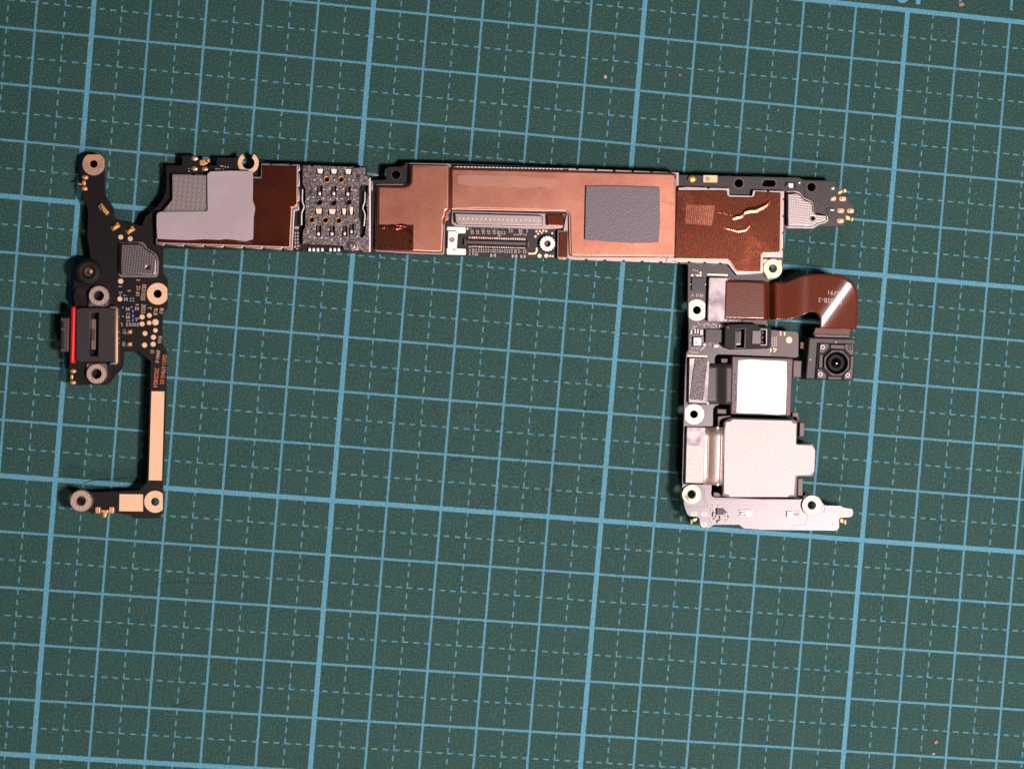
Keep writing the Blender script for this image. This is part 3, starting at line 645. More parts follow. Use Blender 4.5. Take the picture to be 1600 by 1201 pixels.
# --- card cage
def s6(x, y): return (450 + x / 7.065, 240 + y / 7.065)
def r6(x0, y0, x1, y1): return rect(*s6(x0, y0), *s6(x1, y1))
slots = [(320, 355, 378, 470), (475, 360, 535, 470), (630, 365, 690, 475), (305, 795, 365, 915), (455, 800, 515, 915), (598, 795, 652, 912), (673, 780, 727, 890)]
tabs = [(312, 162, 395, 226), (465, 164, 548, 230), (622, 166, 706, 234), (296, 602, 383, 672), (442, 606, 534, 676), (586, 600, 650, 682), (668, 582, 728, 684)]
eyes = [(428, 285, 1), (585, 287, 1), (345, 540, 0), (503, 545, 0), (668, 537, 0), (262, 730, 1), (412, 733, 1), (560, 738, 1)]
cgh = [r6(*a) for a in slots + tabs] + [circ(*s6(x, y), 3.4, 14) for x, y, g in eyes] + [rounded([s6(790, 352), s6(885, 348), s6(880, 430), s6(862, 560), s6(875, 640), s6(850, 890), s6(820, 930), s6(796, 925), s6(800, 760), s6(782, 700), s6(782, 600)], 2)]
cage = plate('card_cage', [s6(165, 130), s6(250, 132), s6(252, 142), s6(285, 142), s6(287, 133), s6(730, 148), s6(732, 160), s6(775, 160), s6(777, 150), s6(860, 152), s6(858, 242), s6(915, 262), s6(912, 1080), s6(905, 1092), s6(818, 1088), s6(816, 1072), s6(620, 1068), s6(608, 1022), s6(480, 1012), s6(160, 1000), s6(165, 860), s6(190, 800), s6(192, 390), s6(165, 340)],
             1.15, 1.32, M['rough_tin'], BD, cgh, bev=0.04)
cage['label'] = 'mottled grey tin card connector with rows of contacts'
plate('cage_floor', [s6(150, 150), s6(850, 160), s6(850, 250), s6(900, 270), s6(895, 1070), s6(160, 1000)], 0.004, 0.35, M['black'], cage, bev=0.03)
plate('cage_wall', [s6(895, 268), s6(914, 270), s6(912, 1085), s6(893, 1085)], 0.35, 1.36, M['whitepad'], cage, bev=0.06)
plate('cage_wall', [s6(150, 128), s6(164, 128), s6(166, 340), s6(152, 345)], 0.004, 1.25, M['black'], cage, bev=0.03)
for i, a in enumerate(slots):
    x0, y0, x1, y1 = a
    plate('contact', r6(x0 + 14, y0 + 4, x1 - 12, y1 - 40), 0.35, 0.55, M['brown'], cage, bev=0.02)
    plate('contact', r6(x0 + 14, y1 - 48, x1 - 14, y1 - 10), 0.5, 1.2, M['whitepad'], cage, bev=0.16)
for i, a in enumerate(tabs):
    x0, y0, x1, y1 = a
    plate('contact', [s6(x0 + 8, y0 + 4), s6(x1 - 6, y0 + 6), s6(x1 - 18, y1 - 6), s6(x0 + 18, y1 - 8)], 0.9, 1.28, M['whitepad' if i < 3 else 'goldbright'], cage, bev=0.06)
for x, y, g in eyes:
    px, py = s6(x, y)
    lathe('eyelet', px, py, [(5.6, 1.3), (5.4, 1.42), (4.6, 1.48), (3.7, 1.42), (3.2, 1.2)], M['goldshine' if g else 'tin'], cage, 20)
    disc('eyelet_core', px, py, 1.6, 0.35, 0.5, M['rubber'], cage, 10)
for x, y, r in ((775, 252, 3.4), (248, 428, 3.4)): disc('cage_dimple', *s6(x, y), r, 1.3, 1.335, M['purple'], cage, 14)
b = Bits()
for x, y in ((293, 290), (360, 290), (515, 295), (675, 290), (718, 300), (302, 392), (395, 396), (460, 395), (540, 398), (612, 395), (705, 398), (738, 408), (218, 505), (282, 482), (390, 492), (470, 505), (540, 500), (592, 500), (728, 508), (225, 582), (750, 735), (298, 833), (448, 838), (590, 838), (222, 855), (240, 915), (290, 930), (375, 930), (420, 930), (486, 955), (580, 945), (770, 910)):
    px, py = s6(x, y); b.box(px - 0.9, py - 0.9, px + 0.9, py + 0.9, 1.31, 1.36, a=0.7)
b.build('cage_spatter', [M['whitepad']], cage)
tube('latch_spring', [(*s6(850, 425), 1.0), (*s6(850, 480), 1.1), (*s6(846, 545), 1.1), (*s6(818, 600), 1.1), (*s6(850, 655), 1.1), (*s6(848, 720), 1.1), (*s6(838, 800), 1.0)], 0.13, M['whitepad'], cage)
tube('latch_spring', [(*s6(160, 395), 1.0), (*s6(158, 460), 1.1), (*s6(156, 530), 1.1), (*s6(182, 590), 1.1), (*s6(152, 645), 1.1), (*s6(150, 710), 1.1), (*s6(150, 790), 1.0)], 0.13, M['whitepad'], cage)
px, py = s6(708, 1020)
plate('card_boss', circ(px, py, 10.2, 24, PI, 2 * PI) + [(px + 10.2, py + 7), (px - 10.2, py + 7)], 0.3, 1.45, M['tin'], cage, bev=0.15)
lathe('card_boss', px, py, [(7.6, 1.4), (7.4, 1.62), (6.2, 1.7), (5.2, 1.6), (4.6, 1.72), (3.2, 1.75), (1.8, 1.62), (0.2, 1.6)], M['tin'], cage, 28)
for x in (238, 283, 330, 378, 468, 515, 560):
    q = s6(x, 1060); plate('solder_tail', rect(q[0] - 2.1, q[1] - 2.8, q[0] + 2.1, q[1] + 2.8), 0.0, 0.5, M['whitepad'], cage, bev=0.12)
plate('solder_tail', r6(818, 1062, 900, 1090), 0.0, 0.6, M['tin'], cage, bev=0.1)
for x0, y0, x1, y1 in ((225, 975, 300, 1000), (322, 978, 390, 1000), (485, 990, 520, 1010), (545, 985, 600, 1012)):
    plate('cage_lug', rounded(r6(x0, y0, x1, y1), 1.5), 1.3, 1.42, M['rough_tin'], cage, bev=0.05)
plate('cage_tongue', r6(885, 228, 998, 246), 0.9, 1.15, M['tin'], cage, bev=0.06)
plate('cage_tongue', r6(905, 300, 938, 410), 0.2, 1.2, M['tin'], cage, bev=0.1)

# --- copper shields of the middle
cs = plate('copper_shield', [(588, 391), (589.4, 289.5), (633, 290), (640.4, 286), (641.2, 256.5), (703.5, 258.4), (702.7, 328.8), (698.5, 329.5), (697.2, 337), (694.6, 342), (692.8, 395.6), (640, 393.6)], 0.3, 1.42, M['copper'], BD, bev=0.5, rnd=4)
cs['label'] = 'dull copper shield cover beside the card connector'
plate('shield_rim', [(586, 393), (587, 287.5), (632, 287.5), (638, 284), (638.8, 254.4), (705, 256), (704.5, 330), (695.5, 342), (694.5, 398), (640, 396.3)], 0.004, 0.32, M['steel'], BD, bev=0.05, rnd=3)
plate('shield_fold', [(645, 258), (702, 259.4), (702, 262), (645, 260.6)], 1.38, 1.5, M['copper'], cs, bev=0.06)
win = plate('copper_foil', [(589.6, 350.5), (646.3, 351.2), (645.6, 391.6), (588.8, 389.6)], 1.40, 1.47, M['foilr'], cs, bev=0.03, rnd=1)
wrinkle_later = win
plate('copper_foil', [(593, 360), (639, 361), (638.5, 388), (592.3, 386.6)], 1.47, 1.53, M['foilr'], cs, bev=0.03, rnd=1)
big = plate('copper_shield', [(703.6, 261.8), (1050, 269.6), (1057.6, 271.5), (1056.2, 402.8), (896, 401.2), (889.6, 399.5), (888.2, 336), (884, 331.8), (745, 327.5), (731, 328.8), (703, 328.6)], 0.3, 1.36, M['copper'], BD, bev=0.47, rnd=4)
plate('film_residue', [(716, 274), (740, 273.2), (780, 275.5), (815, 276), (850, 278.5), (873, 279.5), (875, 290), (862, 296), (845, 291.5), (820, 294), (790, 291.5), (760, 292), (735, 290), (716, 288.5)], 1.355, 1.366, M['copper_film'], big, bev=0.002, rnd=3)
big['label'] = 'largest dull copper shield cover with a grey pad on it'
n1 = notched((872, 405.5), (1076, 412.0), 7, 3.4, -2.2)
plate('shield_rim', [(887.5, 262.5)] + notched((887.5, 262.5), (1061, 269.6), 6, 3.4, 2)[1:] + [(1061, 269.6), (1060.6, 290), (1056, 290), (1050, 402)] + [(1076, 405)] + [(x, y) for x, y in n1[::-1]] + [(872, 400), (886, 330), (888, 280)], 0.004, 0.85, M['tin'], BD, bev=0.06)
plate('shield_rim', [(712, 259.3), (888, 262.8), (888, 265), (705, 262)], 0.004, 0.8, M['steel'], BD, bev=0.08, rnd=2)
b = Bits()
for i in range(30):
    x = 715 + i * 5.6; b.box(x - 1.5, 260.2 + (x - 715) * 0.021, x + 1.0, 261.6 + (x - 715) * 0.021, 0.7, 0.95)
b.build('rim_dimple', [M['whitepad']], BD)
b = Bits()
for i in range(17): b.line(742 + i * 2.1 + random.uniform(-1, 1), 306 + i * 0.6, 754 + i * 2.1, 325 + random.uniform(-4, 1), 0.28, 1.358, 1.366)
for x0, y0, x1, y1 in ((783, 283, 788, 295), (793, 286, 795, 294), (868, 285, 870, 300), (878, 310, 879, 326), (846, 279, 862, 281), (770, 281, 782, 283)): b.line(x0, y0, x1, y1, 0.35, 1.358, 1.366)
b.build('scratches', [M['copper_film']], big)
tp = plate('thermal_pad', [(915.9, 290.3), (940, 290.0), (964.8, 290.3), (1000, 291.5), (1030.6, 292.5), (1031.0, 320), (1031.3, 349), (1029, 378.8), (1012, 379.6), (994.5, 379.6), (976, 379.2), (959, 378), (935, 375.8), (913.8, 373.9), (914.6, 340), (915, 315)], 1.37, 1.85, M['graypad'], BD, bev=0.06)
tp['label'] = 'grey embossed square thermal pad'
# perforated bar and neighbours
plate('bar_frame', [(706, 329.5), (889, 334.5), (888, 362), (880, 357), (852, 358.5), (711, 354), (705, 349)], 0.004, 0.4, M['steel'], BD, bev=0.06, rnd=2)
br = plate('perforated_bar', [(709.9, 332.4), (845, 336), (848.5, 338), (847.3, 353.9), (716, 350.8), (711, 348)], 0.4, 1.2, M['tin'], BD, bev=0.22, rnd=2)
for i in range(19): disc('bar_dimple', 717.4 + i * 6.86, 341.2 + i * 0.19, 1.4, 1.15, 1.23, M['whitepad'], br, 8, dome=0.03)
plate('copper_tab', [(854.5, 335), (882.5, 335.6), (881, 352.6), (855, 351.8)], 0.3, 1.15, M['foilr'], BD, bev=0.14, rnd=1.5)
plate('copper_tab', [(873, 361.6), (886.8, 361.8), (886.6, 402.5), (872.4, 402)], 0.3, 1.15, M['foilr'], BD, bev=0.1, rnd=1)
plate('tab_rim', [(871.2, 360), (887.5, 360.4), (887.2, 404), (870.6, 403.6)], 0.004, 0.95, M['tin'], BD, bev=0.08)
plate('copper_tab', [(694.6, 331), (697, 329.5), (701.5, 329.5), (701.5, 342), (696, 346), (694.4, 350)], 0.3, 1.1, M['copper'], BD, bev=0.15, rnd=1)
# --- display connector field
plate('ground_pad', rounded([(698.5, 354.2), (727.8, 355.2), (727.6, 364.8), (715.5, 364.6), (714, 388.3), (728, 388.8), (728, 398.6), (698, 397.8)], 2), 0.004, 0.06, M['whitepad'], BD, bev=0.02)
plate('spring_latch', [(700, 360.8), (714.6, 361.2), (714, 392), (711, 392), (710, 388.6), (699, 388.4)], 0.06, 0.7, M['whitepad'], BD, [circ(705.6, 374.2, 3.6, 16)], bev=0.1, rnd=1)
plate('latch_hole', circ(705.6, 374.2, 2.9, 14), 0.5, 0.62, M['tin'], BD, bev=0.03)
cn = plate('board_connector', [(727, 372.3), (824, 375.5), (824, 387), (726.4, 384)], 0.004, 0.5, M['black'], BD, bev=0.06, rnd=2)
plate('connector_bar', [(728.8, 375.8), (821.8, 378.6), (821.4, 383.2), (728.4, 380.4)], 0.5, 0.85, M['greybar'], cn, bev=0.1)
for x, y in ((727, 378), (825.5, 381.5)): plate('end_latch', rounded(rect(x - 2.0, y - 5.4, x + 2.0, y + 5.4), 1.8), 0.3, 0.6, M['brown'], cn, bev=0.12)
b = Bits()
for i in range(32):
    x = 733 + i * 2.8; y = 371.8 + i * 0.083
    b.box(x - .75, y - 2.0, x + .75, y + 1.8, 0.1, 0.45, mi=0); b.box(x - .75, y + 9.6, x + .75, y + 14, 0.1, 0.45, mi=0)
b.build('connector_pins', [M['solder']], cn)
b = Bits()
rnd = random.Random(3)
def s3(x, y): return (700 + x / 8.889, 340 + y / 8.889)
for cx in (335, 410, 490, 565, 640):
    for dx in (-12, 12):
        for dy in (180, 200, 222): 
            x, y = s3(cx + dx + (dy - 200) * 0.15, dy); b.box(x - .9, y - .75, x + .9, y + .75, 0, 0.14)
for cx in (690, 718): b.smd(*s3(cx, 205), 2.6, 4.0, False)
for cx, cy in ((752, 215), (786, 215), (855, 185), (888, 185), (700, 240), (720, 240)): b.smd(*s3(cx, cy), 2.2, 4.4, False)
for cx, cy in ((932, 236), (990, 238), (1070, 238)): b.smd(*s3(cx, cy), 4.4, 2.0)
for cx, cy in ((990, 185), (1022, 185), (1098, 185), (1000, 205), (1025, 210)): b.smd(*s3(cx, cy), 2.2, 4.4, False)
for cx in (302, 340, 360, 394, 428, 462, 495, 530, 562, 598, 630, 655, 688, 722, 752, 790, 822, 855, 888, 925, 945, 985, 1050, 1075): b.smd(*s3(cx, 448 + cx * 0.022), 2.1, 4.6 if cx not in (302, 598, 752) else 3.2, False)
for cx, cy in ((300, 505), (345, 505), (380, 508), (405, 510)): b.smd(*s3(cx, cy), 2.4, 3.4, False)
for cx, cy, w in ((625, 525, 8.6), (922, 535, 8), (1040, 540, 7.6)): b.smd(*s3(cx, cy), w, 4.6)
for k in range(36):
    x, y = s3(rnd.uniform(270, 1130), rnd.choice((150, 160, 425, 415, 470))); b.box(x - .6, y - .5, x + .6, y + .5, 0, 0.08)
b.build('components', [M['cap'], M['chip']], BD)
for x, y, r in ((270, 157, 1.6), (1228, 190, 1.7), (1275, 188, 1.7), (1325, 184, 1.7), (1365, 190, 1.7), (1250, 225, 1.7), (1302, 212, 1.6), (1215, 262, 1.9), (1447, 218, 1.6), (1271, 530, 3.2), (1365, 530, 3.2), (1420, 532, 1.8), (1455, 535, 1.6)):
    disc('test_pad', *s3(x, y), r, 0, 0.05, M['goldbright'], BD, 12)
plate('guard_trace', rounded([s3(1115, 488), s3(1200, 490), s3(1218, 470), s3(1220, 418), s3(1245, 418), s3(1244, 475), s3(1215, 512), s3(1115, 514)], 1), 0.004, 0.05, M['goldbright'], BD, bev=0.015)
tooth = []
for i in range(64): tooth.append((855.4 + (12.6 if (i // 2) % 2 else 11.4) * math.cos(i / 64 * 2 * PI), 380.6 + (12.6 if (i // 2) % 2 else 11.4) * math.sin(i / 64 * 2 * PI)))
plate('threaded_nut', tooth, 0.05, 1.0, M['whitepad'], BD, [circ(855.4, 380.6, 4.9, 20)], bev=0.08)
lathe('nut_bore', 855.4, 380.6, [(5.0, 0.9), (4.6, 0.6), (4.4, 0.1), (0.2, 0.1)], M['brown'], BD, 20)
ringpad('nut_land', 855.4, 380.6, 15, 12, 0.004, M['black'])
# ring round the hole above the dull copper cover
ringpad('hole_rim', 619, 273.2, 7.9, 6.9, 0.004, M['brown'], th=0.03)

# --- right foil shield
def s7(x, y): return (1040 + x / 7.065, 260 + y / 7.065)
nb = notched(s7(690, 1080), s7(0, 1052), 4, 3, 2)
fr_r = [s7(140, 232), s7(238, 224)] + [s7(460, 233), s7(462, 243), s7(482, 243), s7(484, 234)] + [s7(707, 240), s7(707, 315), s7(953, 322), s7(964, 262), s7(1120, 266), s7(1122, 276), s7(1142, 276), s7(1144, 267), s7(1312, 270)] + notched(s7(1312, 270), s7(1296, 1010), 4, 2.6, 1.6)[1:] + [s7(1296, 1010), s7(1078, 1006), s7(1078, 1182), s7(786, 1200)] + nb + [s7(0, 1052), s7(80, 900)]
sr = plate('copper_shield', fr_r, 0.004, 1.0, M['tin'], BD, bev=0.08)
sr['label'] = 'tin framed shield covered with shiny ribbed copper foil'
wf = plate('copper_foil', [s7(120, 262), s7(660, 262), s7(682, 275), s7(684, 318), s7(705, 335), s7(965, 340), s7(985, 318), s7(990, 280), s7(1010, 274), s7(1272, 290), s7(1262, 950), s7(1075, 955), s7(1052, 975), s7(1048, 1164), s7(800, 1164), s7(778, 1150), s7(716, 1050), s7(690, 1030), s7(100, 1018)], 0.8, 1.20, M['foilr'], sr, bev=0.17, rnd=1)
win = wf
# torn wrinkles in the foil
def wrinkle(name, pts, z, m, amp, n=40, fn=None, par=None):
    """pts: (x,y,halfwidth) along the fold in the zoom grid of the foil"""
    Q = resample(pts, n)
    ea = []; eb = []
    for i, q in enumerate(Q):
        a = Q[max(0, i - 1)]; c = Q[min(n - 1, i + 1)]; d = Vector((c[0] - a[0], c[1] - a[1])).normalized(); nn = Vector((-d.y, d.x))
        w = q[2] * (1 + rnd.uniform(-.08, .08))
        fn = fn or s7; ea.append(fn(q[0] + nn.x * w, q[1] + nn.y * w)); eb.append(fn(q[0] - nn.x * w, q[1] - nn.y * w))
    bm = bmesh.new(); rows = []; K = 8
    for a, c in zip(ea, eb):
        rows.append([bm.verts.new(F.p(a[0] + (c[0] - a[0]) * j / K, a[1] + (c[1] - a[1]) * j / K, z + amp * math.sin(PI * j / K) ** 2)) for j in range(K + 1)])
    for r1, r2 in zip(rows, rows[1:]):
        for j in range(K): bm.faces.new((r1[j], r1[j + 1], r2[j + 1], r2[j]))
    bmesh.ops.recalc_face_normals(bm, faces=bm.faces)
    for f in bm.faces:
        if f.normal.z < 0: f.normal_flip()
    return meshobj(name, bm, m, par or wf, True)
wrinkle('foil_wrinkle', [(740, 580, 14), (775, 558, 32), (835, 548, 24), (870, 505, 26), (925, 482, 38), (995, 480, 38), (1058, 450, 34), (1110, 422, 28), (1158, 376, 12)], 1.198, M['foilr'], 0.065)
wrinkle('foil_wrinkle', [(640, 680, 4), (700, 690, 16), (800, 715, 14), (880, 700, 18), (935, 650, 10), (900, 610, 4)], 1.198, M['foilm'], 0.045)
for q in ([(1105, 800, 8), (1150, 808, 34), (1200, 824, 26), (1260, 822, 10)], [(1190, 795, 8), (1250, 792, 20), (1320, 802, 16)], [(1290, 835, 10), (1345, 860, 30), (1375, 905, 12)], [(1335, 960, 12), (1366, 978, 16)], [(1005, 800, 8), (1040, 815, 18), (1080, 812, 8)]):
    wrinkle('foil_wrinkle', q, 1.478, M['foilr'], 0.15, 16, s6, wrinkle_later)
wrinkle('foil_wrinkle', [(560, 505, 3), (640, 520, 5), (760, 545, 4)], 1.198, M['foilr'], 0.05)
wrinkle('foil_wrinkle', [(1185, 845, 3), (1220, 810, 8), (1262, 785, 4)], 1.198, M['foilr'], 0.08)
wrinkle('foil_wrinkle', [(700, 700, 3), (780, 730, 5), (840, 765, 2)], 1.198, M['foilr'], 0.05)
plate('pressed_mark', [s7(222, 425), s7(548, 432), s7(530, 560), s7(508, 652), s7(215, 632)], 1.195, 1.212, M['foilm'], wf, bev=0.02)
for par, z, pts in ((shA, 1.275, [(247.5, 379.2), (452.6, 385.8), (453.4, 360), (455.6, 324.6), (463.6, 321), (464.2, 260)]),
                    (wf, 1.14, [s7(110, 1016), s7(688, 1028), s7(718, 1052), s7(780, 1150), s7(802, 1162), s7(1046, 1162), s7(1052, 976), s7(1076, 956), s7(1260, 949), s7(1270, 300)]),
                    (cs, 1.335, [(593, 387.6), (640, 390.2), (689.5, 392), (691.8, 350)]), (big, 1.28, [(894, 398.6), (1052.5, 400.4), (1054.8, 280)]), (big, 1.28, [(706, 326.6), (884, 329.8), (889.4, 335.5), (891, 397)])):
    for a, c in zip(pts, pts[1:]): tube('edge_highlight', [(*a, z), (*c, z)], 0.11, M['edgehighlight'], par, None, 2)  # thin bright tubes added along the edges to draw their highlights
# --- top right of the board
disc('contact_pad', 1081.8, 279.5, 6.2, -0.4, 0.5, M['goldshine'], BD, 18, dome=0.12, sx=1.15)
plate('ground_pad', rect(1099, 274, 1121, 285.2, 0.02), 0.004, 0.05, M['gold'], BD, [circ(1105.5, 279.8, 3.0, 16)], bev=0.015)
disc('pad_rivet', 1105.5, 279.8, 2.4, 0, 0.12, M['tin'], BD, 12)
ringpad('hole_rim', 1154.5, 286.6, 8.6, 6.8, 0.004, M['brown'], th=0.03)
ringpad('hole_rim', 1268, 292.6, 8.0, 6.8, 0.12, M['brown'], th=0.02)
plate('slot_rim', rounded(rect(1189, 280, 1213.5, 293.5), 6.5), 0.003, 0.03, M['brown'], BD, [rounded(rect(1190.4, 281.4, 1212.1, 292.1), 5.2)], bev=0.01)
def s8(x, y): return (1190 + x / 7.065, 260 + y / 7.065)
plate('side_switch', [s8(270, 178), s8(372, 180), s8(372, 240), s8(300, 244), s8(265, 222)], 0.0, 0.3, M['rubber'], BD, bev=0.05)
plate('switch_clip', [s8(290, 182), s8(355, 184), s8(352, 238), s8(300, 236)], 0.2, 0.75, M['whitepad'], BD, bev=0.15, rnd=1)
plate('switch_clip', [s8(262, 214), s8(322, 212), s8(320, 222), s8(264, 224)], 0.3, 0.55, M['tin'], BD, bev=0.06)
disc('test_pad', *s8(418, 183), 1.6, 0, 0.2, M['whitepad'], BD, 10)
rcan = [s8(280, 292), s8(385, 288), s8(425, 300), s8(448, 330), s8(470, 358), s8(545, 388), s8(568, 415), s8(574, 490), s8(605, 522), s8(700, 530), s8(724, 548), s8(728, 590), s8(705, 612), s8(625, 630), s8(575, 668), s8(300, 664), s8(282, 650)]
cx0 = sum(q[0] for q in rcan) / len(rcan); cy0 = sum(q[1] for q in rcan) / len(rcan)
plate('can_flange', [(cx0 + (x - cx0) * 1.05, cy0 + (y - cy0) * 1.09) for x, y in rcan], 0.004, 0.2, M['steel'], BD, bev=0.04, rnd=3)
plate('shield_can', rcan, 0.2, 1.25, M['can'], BD, [circ(*s8(565, 571), 2.0, 14)], bev=0.28, rnd=3)
for x, y in ((788, 243), (785, 356), (895, 360), (874, 490), (983, 493), (871, 603)):
    q = s8(x, y)
    plate('solder_pin', rounded(rect(q[0] - 5.2, q[1] - 3.4, q[0] + 5.2, q[1] + 3.4), 3.2), 0.004, 0.06, M['copperring'], BD, bev=0.015)
    disc('solder_pin', *q, 2.4, 0.0, 0.28, M['whitepad'], BD, 14, dome=0.06, sx=1.35)
for pts, pt2 in (([s8(838, 275), s8(900, 250), s8(915, 285), s8(850, 318), s8(835, 300)], [s8(900, 246), s8(938, 248), s8(940, 288), s8(906, 292)]),
                 ([s8(920, 535), s8(965, 540), s8(1000, 575), s8(985, 600), s8(925, 588)], [s8(990, 560), s8(1016, 562), s8(1014, 604), s8(986, 606)])):
    plate('spring_contact', pts, -0.7, 0.0, M['goldshine'], BD, bev=0.2, rnd=1)
    plate('spring_contact', pt2, -0.4, 0.5, M['goldbright'], BD, bev=0.2, rnd=1)
plate('board_step', [s8(715, 462), s8(800, 448), s8(800, 500), s8(770, 520), s8(770, 600), s8(735, 560)], 0.004, 0.18, M['pcb'], BD, bev=0.04)
plate('board_step', [s8(465, 160), s8(820, 165), s8(830, 300), s8(720, 420), s8(660, 430), s8(650, 390), s8(560, 378), s8(475, 340)], 0.004, 0.10, M['pcb'], BD, [circ(*s8(555, 232), 7.4, 20)], bev=0.03, rnd=2)
plate('component', rect(1297.5, 327, 1303.5, 329.5), 0.1, 0.35, M['whitepad'], BD, bev=0.08)
lathe('screw_boss', 1207.8, 419.5, [(15.5, 0.0), (15.5, 0.9), (14.6, 1.05), (10.5, 1.05), (10, 0.92), (9.4, 0.92), (9.0, 1.12), (7.0, 1.12), (6.3, 0.9), (6.2, -0.7)], M['goldbright'], BD, 44)
plate('boss_lug', [(1192.5, 404.5), (1221.5, 406), (1221.5, 426), (1214, 434), (1200, 436), (1192.5, 425)], 0.004, 0.75, M['goldbright'], BD, [circ(1207.8, 419.5, 9, 24)], bev=0.1, rnd=2)
# --- right arm of the board
def s9(x, y): return (1060 + x / 10, 400 + y / 10)            # zoom grids used while measuring
def s5(x, y): return (1060 + x / 7.065, 490 + y / 7.065)
def sA(x, y): return (1060 + x / 13.333, 490 + y / 13.333)
def sB(x, y): return (1050 + x / 10.667, 740 + y / 10.667)
def sC(x, y): return (1190 + x / 10, 740 + y / 10)
def sD(x, y): return (1060 + x / 6.957, 630 + y / 6.957)
ringpad('screw_ring', 1089, 484.5, 16.6, 6.4, 0.004, M['goldbright'], (1076.4, 1102, -INF, INF))
ringpad('screw_ring', 1084.4, 647, 15.8, 6.3, 0.004, M['goldbright'], (1070.6, INF, -INF, INF))
lathe('screw_boss', 1080.8, 772, [(15.2, -0.8), (15.2, 0.5), (14.6, 0.62), (12.6, 0.62), (12.2, 0.55), (7.8, 0.55), (7.4, 0.62), (6.5, 0.5), (6.3, -0.7)], M['goldbright'], BD, 44)
plate('worn_patch', [sB(205, 335), sB(240, 350), sB(258, 385), sB(285, 430), sB(280, 468), sB(255, 440), sB(215, 390)], 0.55, 0.585, M['brown'], BD, bev=0.01)
lathe('screw_boss', 1268.6, 789, [(16, -0.8), (16, 0.5), (15.0, 0.62), (12.4, 0.62), (12, 0.52), (7.6, 0.52), (7.2, 0.6), (6.5, 0.5), (6.3, -0.7)], M['goldbright'], BD, 44)
plate('chip', [s9(212, 338), s9(408, 340), s9(405, 542), s9(208, 540)], 0.02, 0.5, M['purple'], BD, bev=0.05)
plate('guard_trace', rounded([s9(450, 275), s9(775, 284), s9(774, 312), s9(450, 303)], 1), 0.004, 0.06, M['goldbright'], BD, bev=0.02)
for x, y, r in ((217, 302, 2.0), (299, 303, 1.9), (344, 305, 1.8), (346, 262, 1.8), (425, 445, 1.0)): disc('test_pad', *s9(x, y), r, 0, 0.05, M['goldbright'], BD, 12)
plate('chip', [sA(572, 322), sA(905, 330), sA(908, 600), sA(565, 598)], 0.02, 0.85, M['chip'], BD, bev=0.06)
plate('sensor_base', [sA(285, 478), sA(500, 478), sA(500, 680), sA(285, 680)], 0.004, 0.12, M['rubber'], BD, bev=0.03)
mc = plate('pressure_sensor', [sA(316, 492), sA(482, 496), sA(480, 666), sA(314, 662)], 0.12, 0.75, M['label'], BD, [circ(*sA(368, 600), 1.1, 10)], bev=0.08, rnd=0.6)
plate('sensor_hole', circ(*sA(368, 600), 1.2, 10), 0.5, 0.6, M['rubber'], mc, bev=0.01)
b = Bits()
def smdA(x, y, w, h, hz): px, py = sA(x, y); b.smd(px, py, w / 13.33, h / 13.33, hz, 0.4)
smdA(905, 255, 118, 66, True); smdA(790, 676, 112, 50, True)
for x, y in ((350, 385), (405, 385), (465, 360), (465, 415), (495, 365), (495, 415), (270, 360), (265, 405), (350, 345), (405, 345)): smdA(x, y, 26, 42, False)
for x, y in ((310, 265), (330, 275), (350, 265), (325, 305), (345, 310), (300, 310), (370, 255), (540, 265), (600, 210), (625, 235), (655, 240), (685, 265), (700, 285), (735, 290), (790, 235), (790, 275), (740, 215), (430, 222), (470, 232), (405, 195), (250, 545), (300, 545), (355, 545), (510, 500), (500, 575), (510, 545), (280, 720), (330, 715), (380, 725), (410, 715), (940, 415), (940, 460), (915, 520), (910, 560), (880, 690), (860, 655), (880, 645), (660, 650), (655, 615), (560, 305), (530, 240)):
    px, py = sA(x, y); b.box(px - .9, py - .7, px + .9, py + .7, 0, 0.16)
for x, y in ((285, 595), (288, 625), (318, 605), (345, 612), (370, 605), (380, 625), (350, 632), (210, 620), (228, 605), (190, 440), (235, 215), (270, 225), (300, 232), (265, 290), (790, 360), (840, 372)):
    px, py = s9(x, y); b.box(px - .9, py - .9, px + .9, py + .9, 0, 0.15)
for x, y in ((792, 1010), (830, 1010), (850, 1000), (880, 1010), (915, 1012), (810, 1000), (400, 1065), (430, 1060), (465, 1065), (530, 1060), (560, 1075), (585, 1090)):
    px, py = s9(x, y); b.box(px - 1, py - .7, px + 1, py + .7, 0, 0.16)
b.line(*sA(465, 760), *sA(545, 685), 1.6, 0.0, 0.04); b.line(*sA(270, 808), *sA(425, 808), 1.0, 0, 0.04); b.line(*sA(235, 800), *sA(275, 770), 0.8, 0, 0.04)
b.build('components', [M['cap'], M['whitepad']], BD)
for x, y, r in ((545, 650, 1.9), (925, 664, 1.8)): disc('test_pad', *sA(x, y), r, 0, 0.06, M['goldbright'], BD, 12)
plate('guard_trace', rounded([sA(185, 858), sA(606, 872), sA(606, 905), sA(185, 892)], 1), 0.004, 0.06, M['goldbright'], BD, bev=0.02)
# dot rows along the left edge of the arm
b = Bits()
for i in range(24):
    y = 567 + i * 2.7; b.box(1075.2 - (y - 567) * 0.02 - .5, y - .5, 1075.2 - (y - 567) * 0.02 + .5, y + .5, 0, 0.04)
for i in range(22):
    y = 677 + i * 3.1; b.box(1070.4 - (y - 677) * 0.02 - .5, y - .5, 1070.4 - (y - 677) * 0.02 + .5, y + .5, 0, 0.04)
b.build('edge_dots', [M['cap']], BD)
plate('connector_well', [(1074, 559), (1107, 560), (1105, 632), (1072, 631)], 0.003, 0.02, M['rubber'], BD, bev=0.005)
plate('connector_well', [(1069.5, 666), (1103, 667), (1100, 757), (1066.8, 756)], 0.003, 0.02, M['rubber'], BD, bev=0.005)
